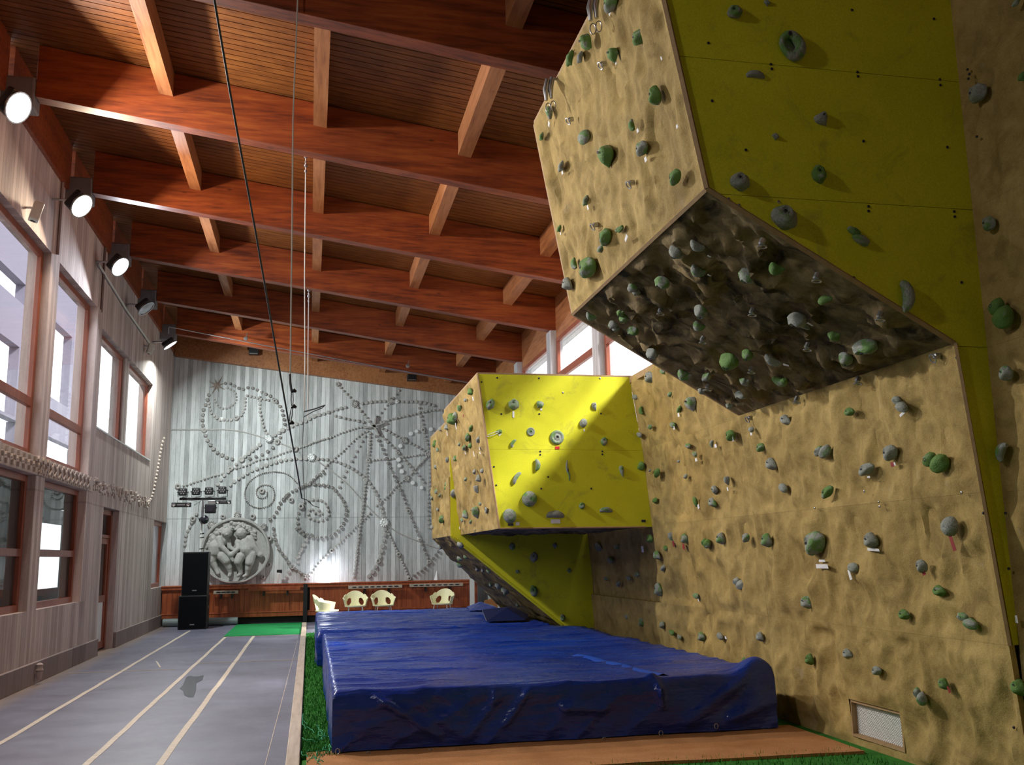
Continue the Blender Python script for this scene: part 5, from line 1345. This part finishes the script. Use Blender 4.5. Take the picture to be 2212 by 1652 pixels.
rel_chain(Z5, "872,425 905,590 693,590 480,645 463,780 553,1360 697,1312 773,1483 220,1285 562,940 262,100 850,1210 768,1005 915,1365", 'q', 5, 0, .035)
rel_chain(Z5, "385,240 638,220 735,500 755,770", 'R', 8, 0, .04); rel_chain(Z5, "75,620 595,1085", 'R', 9.2, 0, .06, 'relief_white'); rel_chain(Z4, "1060,955", 'R', 9.2, 0, .06, 'relief_white')
rel_chain(Z5, "45,1470 905,600", 'f', 8, 0, .05)
# long raised cord across the wall
def cord(Z, s):
    P = [at(Z[0]+float(t.split(',')[0])/Z[2], Z[1]+float(t.split(',')[1])/Z[2], 1, YF-.005) for t in s.split()]
    P = resample(P, .05); m = MB()
    rr = [.016+.007*(i % 2) for i in range(len(P))]; m.tube(P, rr, 6); return m.build('relief_cord', 'relief', fw)
cord(Z4, "80,862 418,862 640,862 830,890 1000,940 1140,985 1320,1060 1475,1140"); cord(Z5, "75,620 180,690 330,810 460,955 595,1085 700,1160 830,1215 980,1270")
# eight-pointed star and bar cross
def starm(Z, cx, cy, rs, r0, d):
    c = at(Z[0]+cx/Z[2], Z[1]+cy/Z[2], 1, YF); m = MB(); n = len(rs); V = [c+Vector((0, -d, 0))]
    for i in range(2*n):
        a = PI*i/n+.3; r_ = (rs[i//2] if i % 2 == 0 else r0)/Z[2]/FPX*25.8; V.append(c+Vector((r_*math.cos(a), -.006, r_*math.sin(a))))
    m.add(V, [(0, 1+i, 1+(i+1) % (2*n)) for i in range(2*n)]); return m.build('relief_star', 'frieze', fw)
starm(Z4, 545, 425, [75, 110, 70, 95, 75, 105, 70, 90], 26, .16)
c = at(650+520/3.304, 800+400/3.304, 1, YF); m = MB()
for a, L in ((80, .30), (20, .30), (190, .26), (-62, .28), (140, .14), (-20, .12)):
    t = Vector((math.cos(R(a)), 0, math.sin(R(a)))); nn_ = Vector((-t.z, 0, t.x)); m.prism([c-nn_*.03, c+t*L-nn_*.012, c+t*L+nn_*.012, c+nn_*.03], (0, -.10, 0))
m.build('relief_star', 'relief', fw)

# medallion with two standing figures
W5 = (420, 1100, 9.178)
def mp(x, y, d=0.): p = at(W5[0]+x/W5[2], W5[1]+y/W5[2], 1, YF); return Vector((p.x, YF-d, p.z))
kk = 25.8/FPX/W5[2]
mc = mp(820, 815); md = empty('relief_medallion', (mc.x, YF, mc.z-.83), 'large round concrete medallion with two plump child figures, low on the relief wall', 'sculpture')
rx, rz_ = 630*kk, 615*kk
T = Matrix.Translation(mc) @ Matrix.Rotation(R(90), 4, 'X') @ Matrix.Diagonal((rx, rz_, 1, 1))
MB().lathe([(1.0, -.01), (1.0, .13), (.975, .17), (.93, .165), (.90, .08), (.6, .045), (0, .04)], 72, T).build('disc', 'relief', md, smooth=True)
def figure(name, caps, balls=()):
    m = MB(); v0, f0 = ico(2)
    def ball(c, r): m.add([c+p*2*r for p in v0], f0)
    for c in caps:                       # (x0, y0, r0, x1, y1, r1, depth0, depth1)
        a, b = mp(c[0], c[1], c[6]), mp(c[3], c[4], c[7]); n = max(2, int((b-a).length/(.4*min(c[2], c[5])*kk))+1)
        for i in range(n+1):
            t = i/n; ball(a+(b-a)*t, (c[2]*(1-t)+c[5]*t)*kk)
    for x, y, r_, d_ in balls: ball(mp(x, y, d_), r_*kk)
    o = m.build(name, 'relief', md, smooth=True)
    rm = o.modifiers.new('fuse', 'REMESH'); rm.mode = 'VOXEL'; rm.voxel_size = .011; rm.use_smooth_shade = True
    s_ = o.modifiers.new('smooth', 'SMOOTH'); s_.factor = .5; s_.iterations = 3
    return o
figure('child_figure', [
 (560, 620, 100, 430, 740, 135, .12, .14), (430, 740, 135, 420, 830, 130, .14, .13), (620, 540, 60, 560, 620, 95, .12, .12),
 (510, 590, 68, 545, 730, 60, .22, .26), (545, 730, 58, 700, 880, 42, .26, .26), (700, 880, 42, 735, 900, 55, .26, .26),
 (680, 620, 50, 705, 750, 48, .10, .12), (705, 750, 44, 800, 810, 38, .12, .16),
 (390, 900, 95, 370, 1010, 75, .12, .12), (370, 1010, 68, 440, 1180, 42, .12, .12), (440, 1180, 42, 480, 1265, 40, .12, .14),
 (560, 920, 100, 640, 1020, 85, .18, .20), (640, 1020, 72, 695, 1150, 62, .18, .15), (695, 1150, 58, 720, 1260, 40, .15, .13), (720, 1270, 42, 705, 1315, 36, .13, .18)],
 [(650, 460, 112, .17), (600, 480, 40, .26), (660, 500, 22, .30), (625, 520, 16, .28), (520, 455, 28, .2)])
figure('child_figure', [
 (1050, 580, 70, 890, 650, 60, .14, .14), (1000, 650, 100, 1030, 790, 118, .14, .18), (1030, 790, 118, 1070, 870, 110, .18, .14), (960, 560, 55, 990, 620, 80, .13, .13),
 (860, 650, 52, 885, 770, 48, .16, .22), (885, 770, 46, 790, 860, 38, .22, .25), (790, 860, 40, 745, 895, 56, .25, .25),
 (1110, 580, 68, 1180, 730, 60, .16, .18), (1180, 730, 58, 1280, 870, 46, .18, .16), (1280, 870, 50, 1310, 900, 58, .16, .16),
 (920, 940, 90, 880, 1030, 82, .20, .22), (880, 1030, 70, 905, 1150, 60, .2, .16), (905, 1150, 54, 930, 1260, 38, .16, .14), (930, 1270, 36, 875, 1315, 30, .14, .18),
 (1130, 910, 100, 1100, 1050, 84, .16, .2), (1100, 1050, 74, 1070, 1170, 60, .18, .16), (1070, 1170, 54, 1050, 1280, 38, .16, .14), (1050, 1290, 36, 990, 1325, 30, .14, .18)],
 [(935, 465, 108, .18), (900, 500, 34, .27), (900, 480, 16, .31), (905, 530, 14, .29), (1065, 460, 26, .18), (965, 440, 30, .27)])
hb = []
rg = random.Random(9)
for (cx, cy, rr_) in ((650, 430, 118), (940, 400, 112)):
    for i in range(26):
        a = rg.uniform(0, PI)+(.1); hb.append((cx+rr_*math.cos(a)*rg.uniform(.55, 1.02), cy-rr_*math.sin(a)*rg.uniform(.5, .95), rg.uniform(18, 32), rg.uniform(.14, .24)))
figure('hair', [], hb)
figure('wing', [(330, 520, 30, 390, 590, 40, .08, .12), (300, 560, 30, 370, 620, 36, .07, .1), (270, 690, 34, 330, 640, 30, .07, .08), (250, 760, 30, 300, 690, 34, .07, .08)])
figure('wing', [(1120, 450, 30, 1200, 450, 40, .1, .07), (1130, 500, 40, 1200, 520, 36, .1, .07), (1150, 550, 30, 1220, 580, 26, .08, .06)])
hb = []
for i in range(120):
    a = rg.uniform(R(55), R(165)); rr_ = rg.uniform(.66, .93); hb.append((820+630*rr_*math.cos(a), 815-615*rr_*math.sin(a), rg.uniform(28, 50), rg.uniform(.05, .09)))
figure('foliage', [], hb)
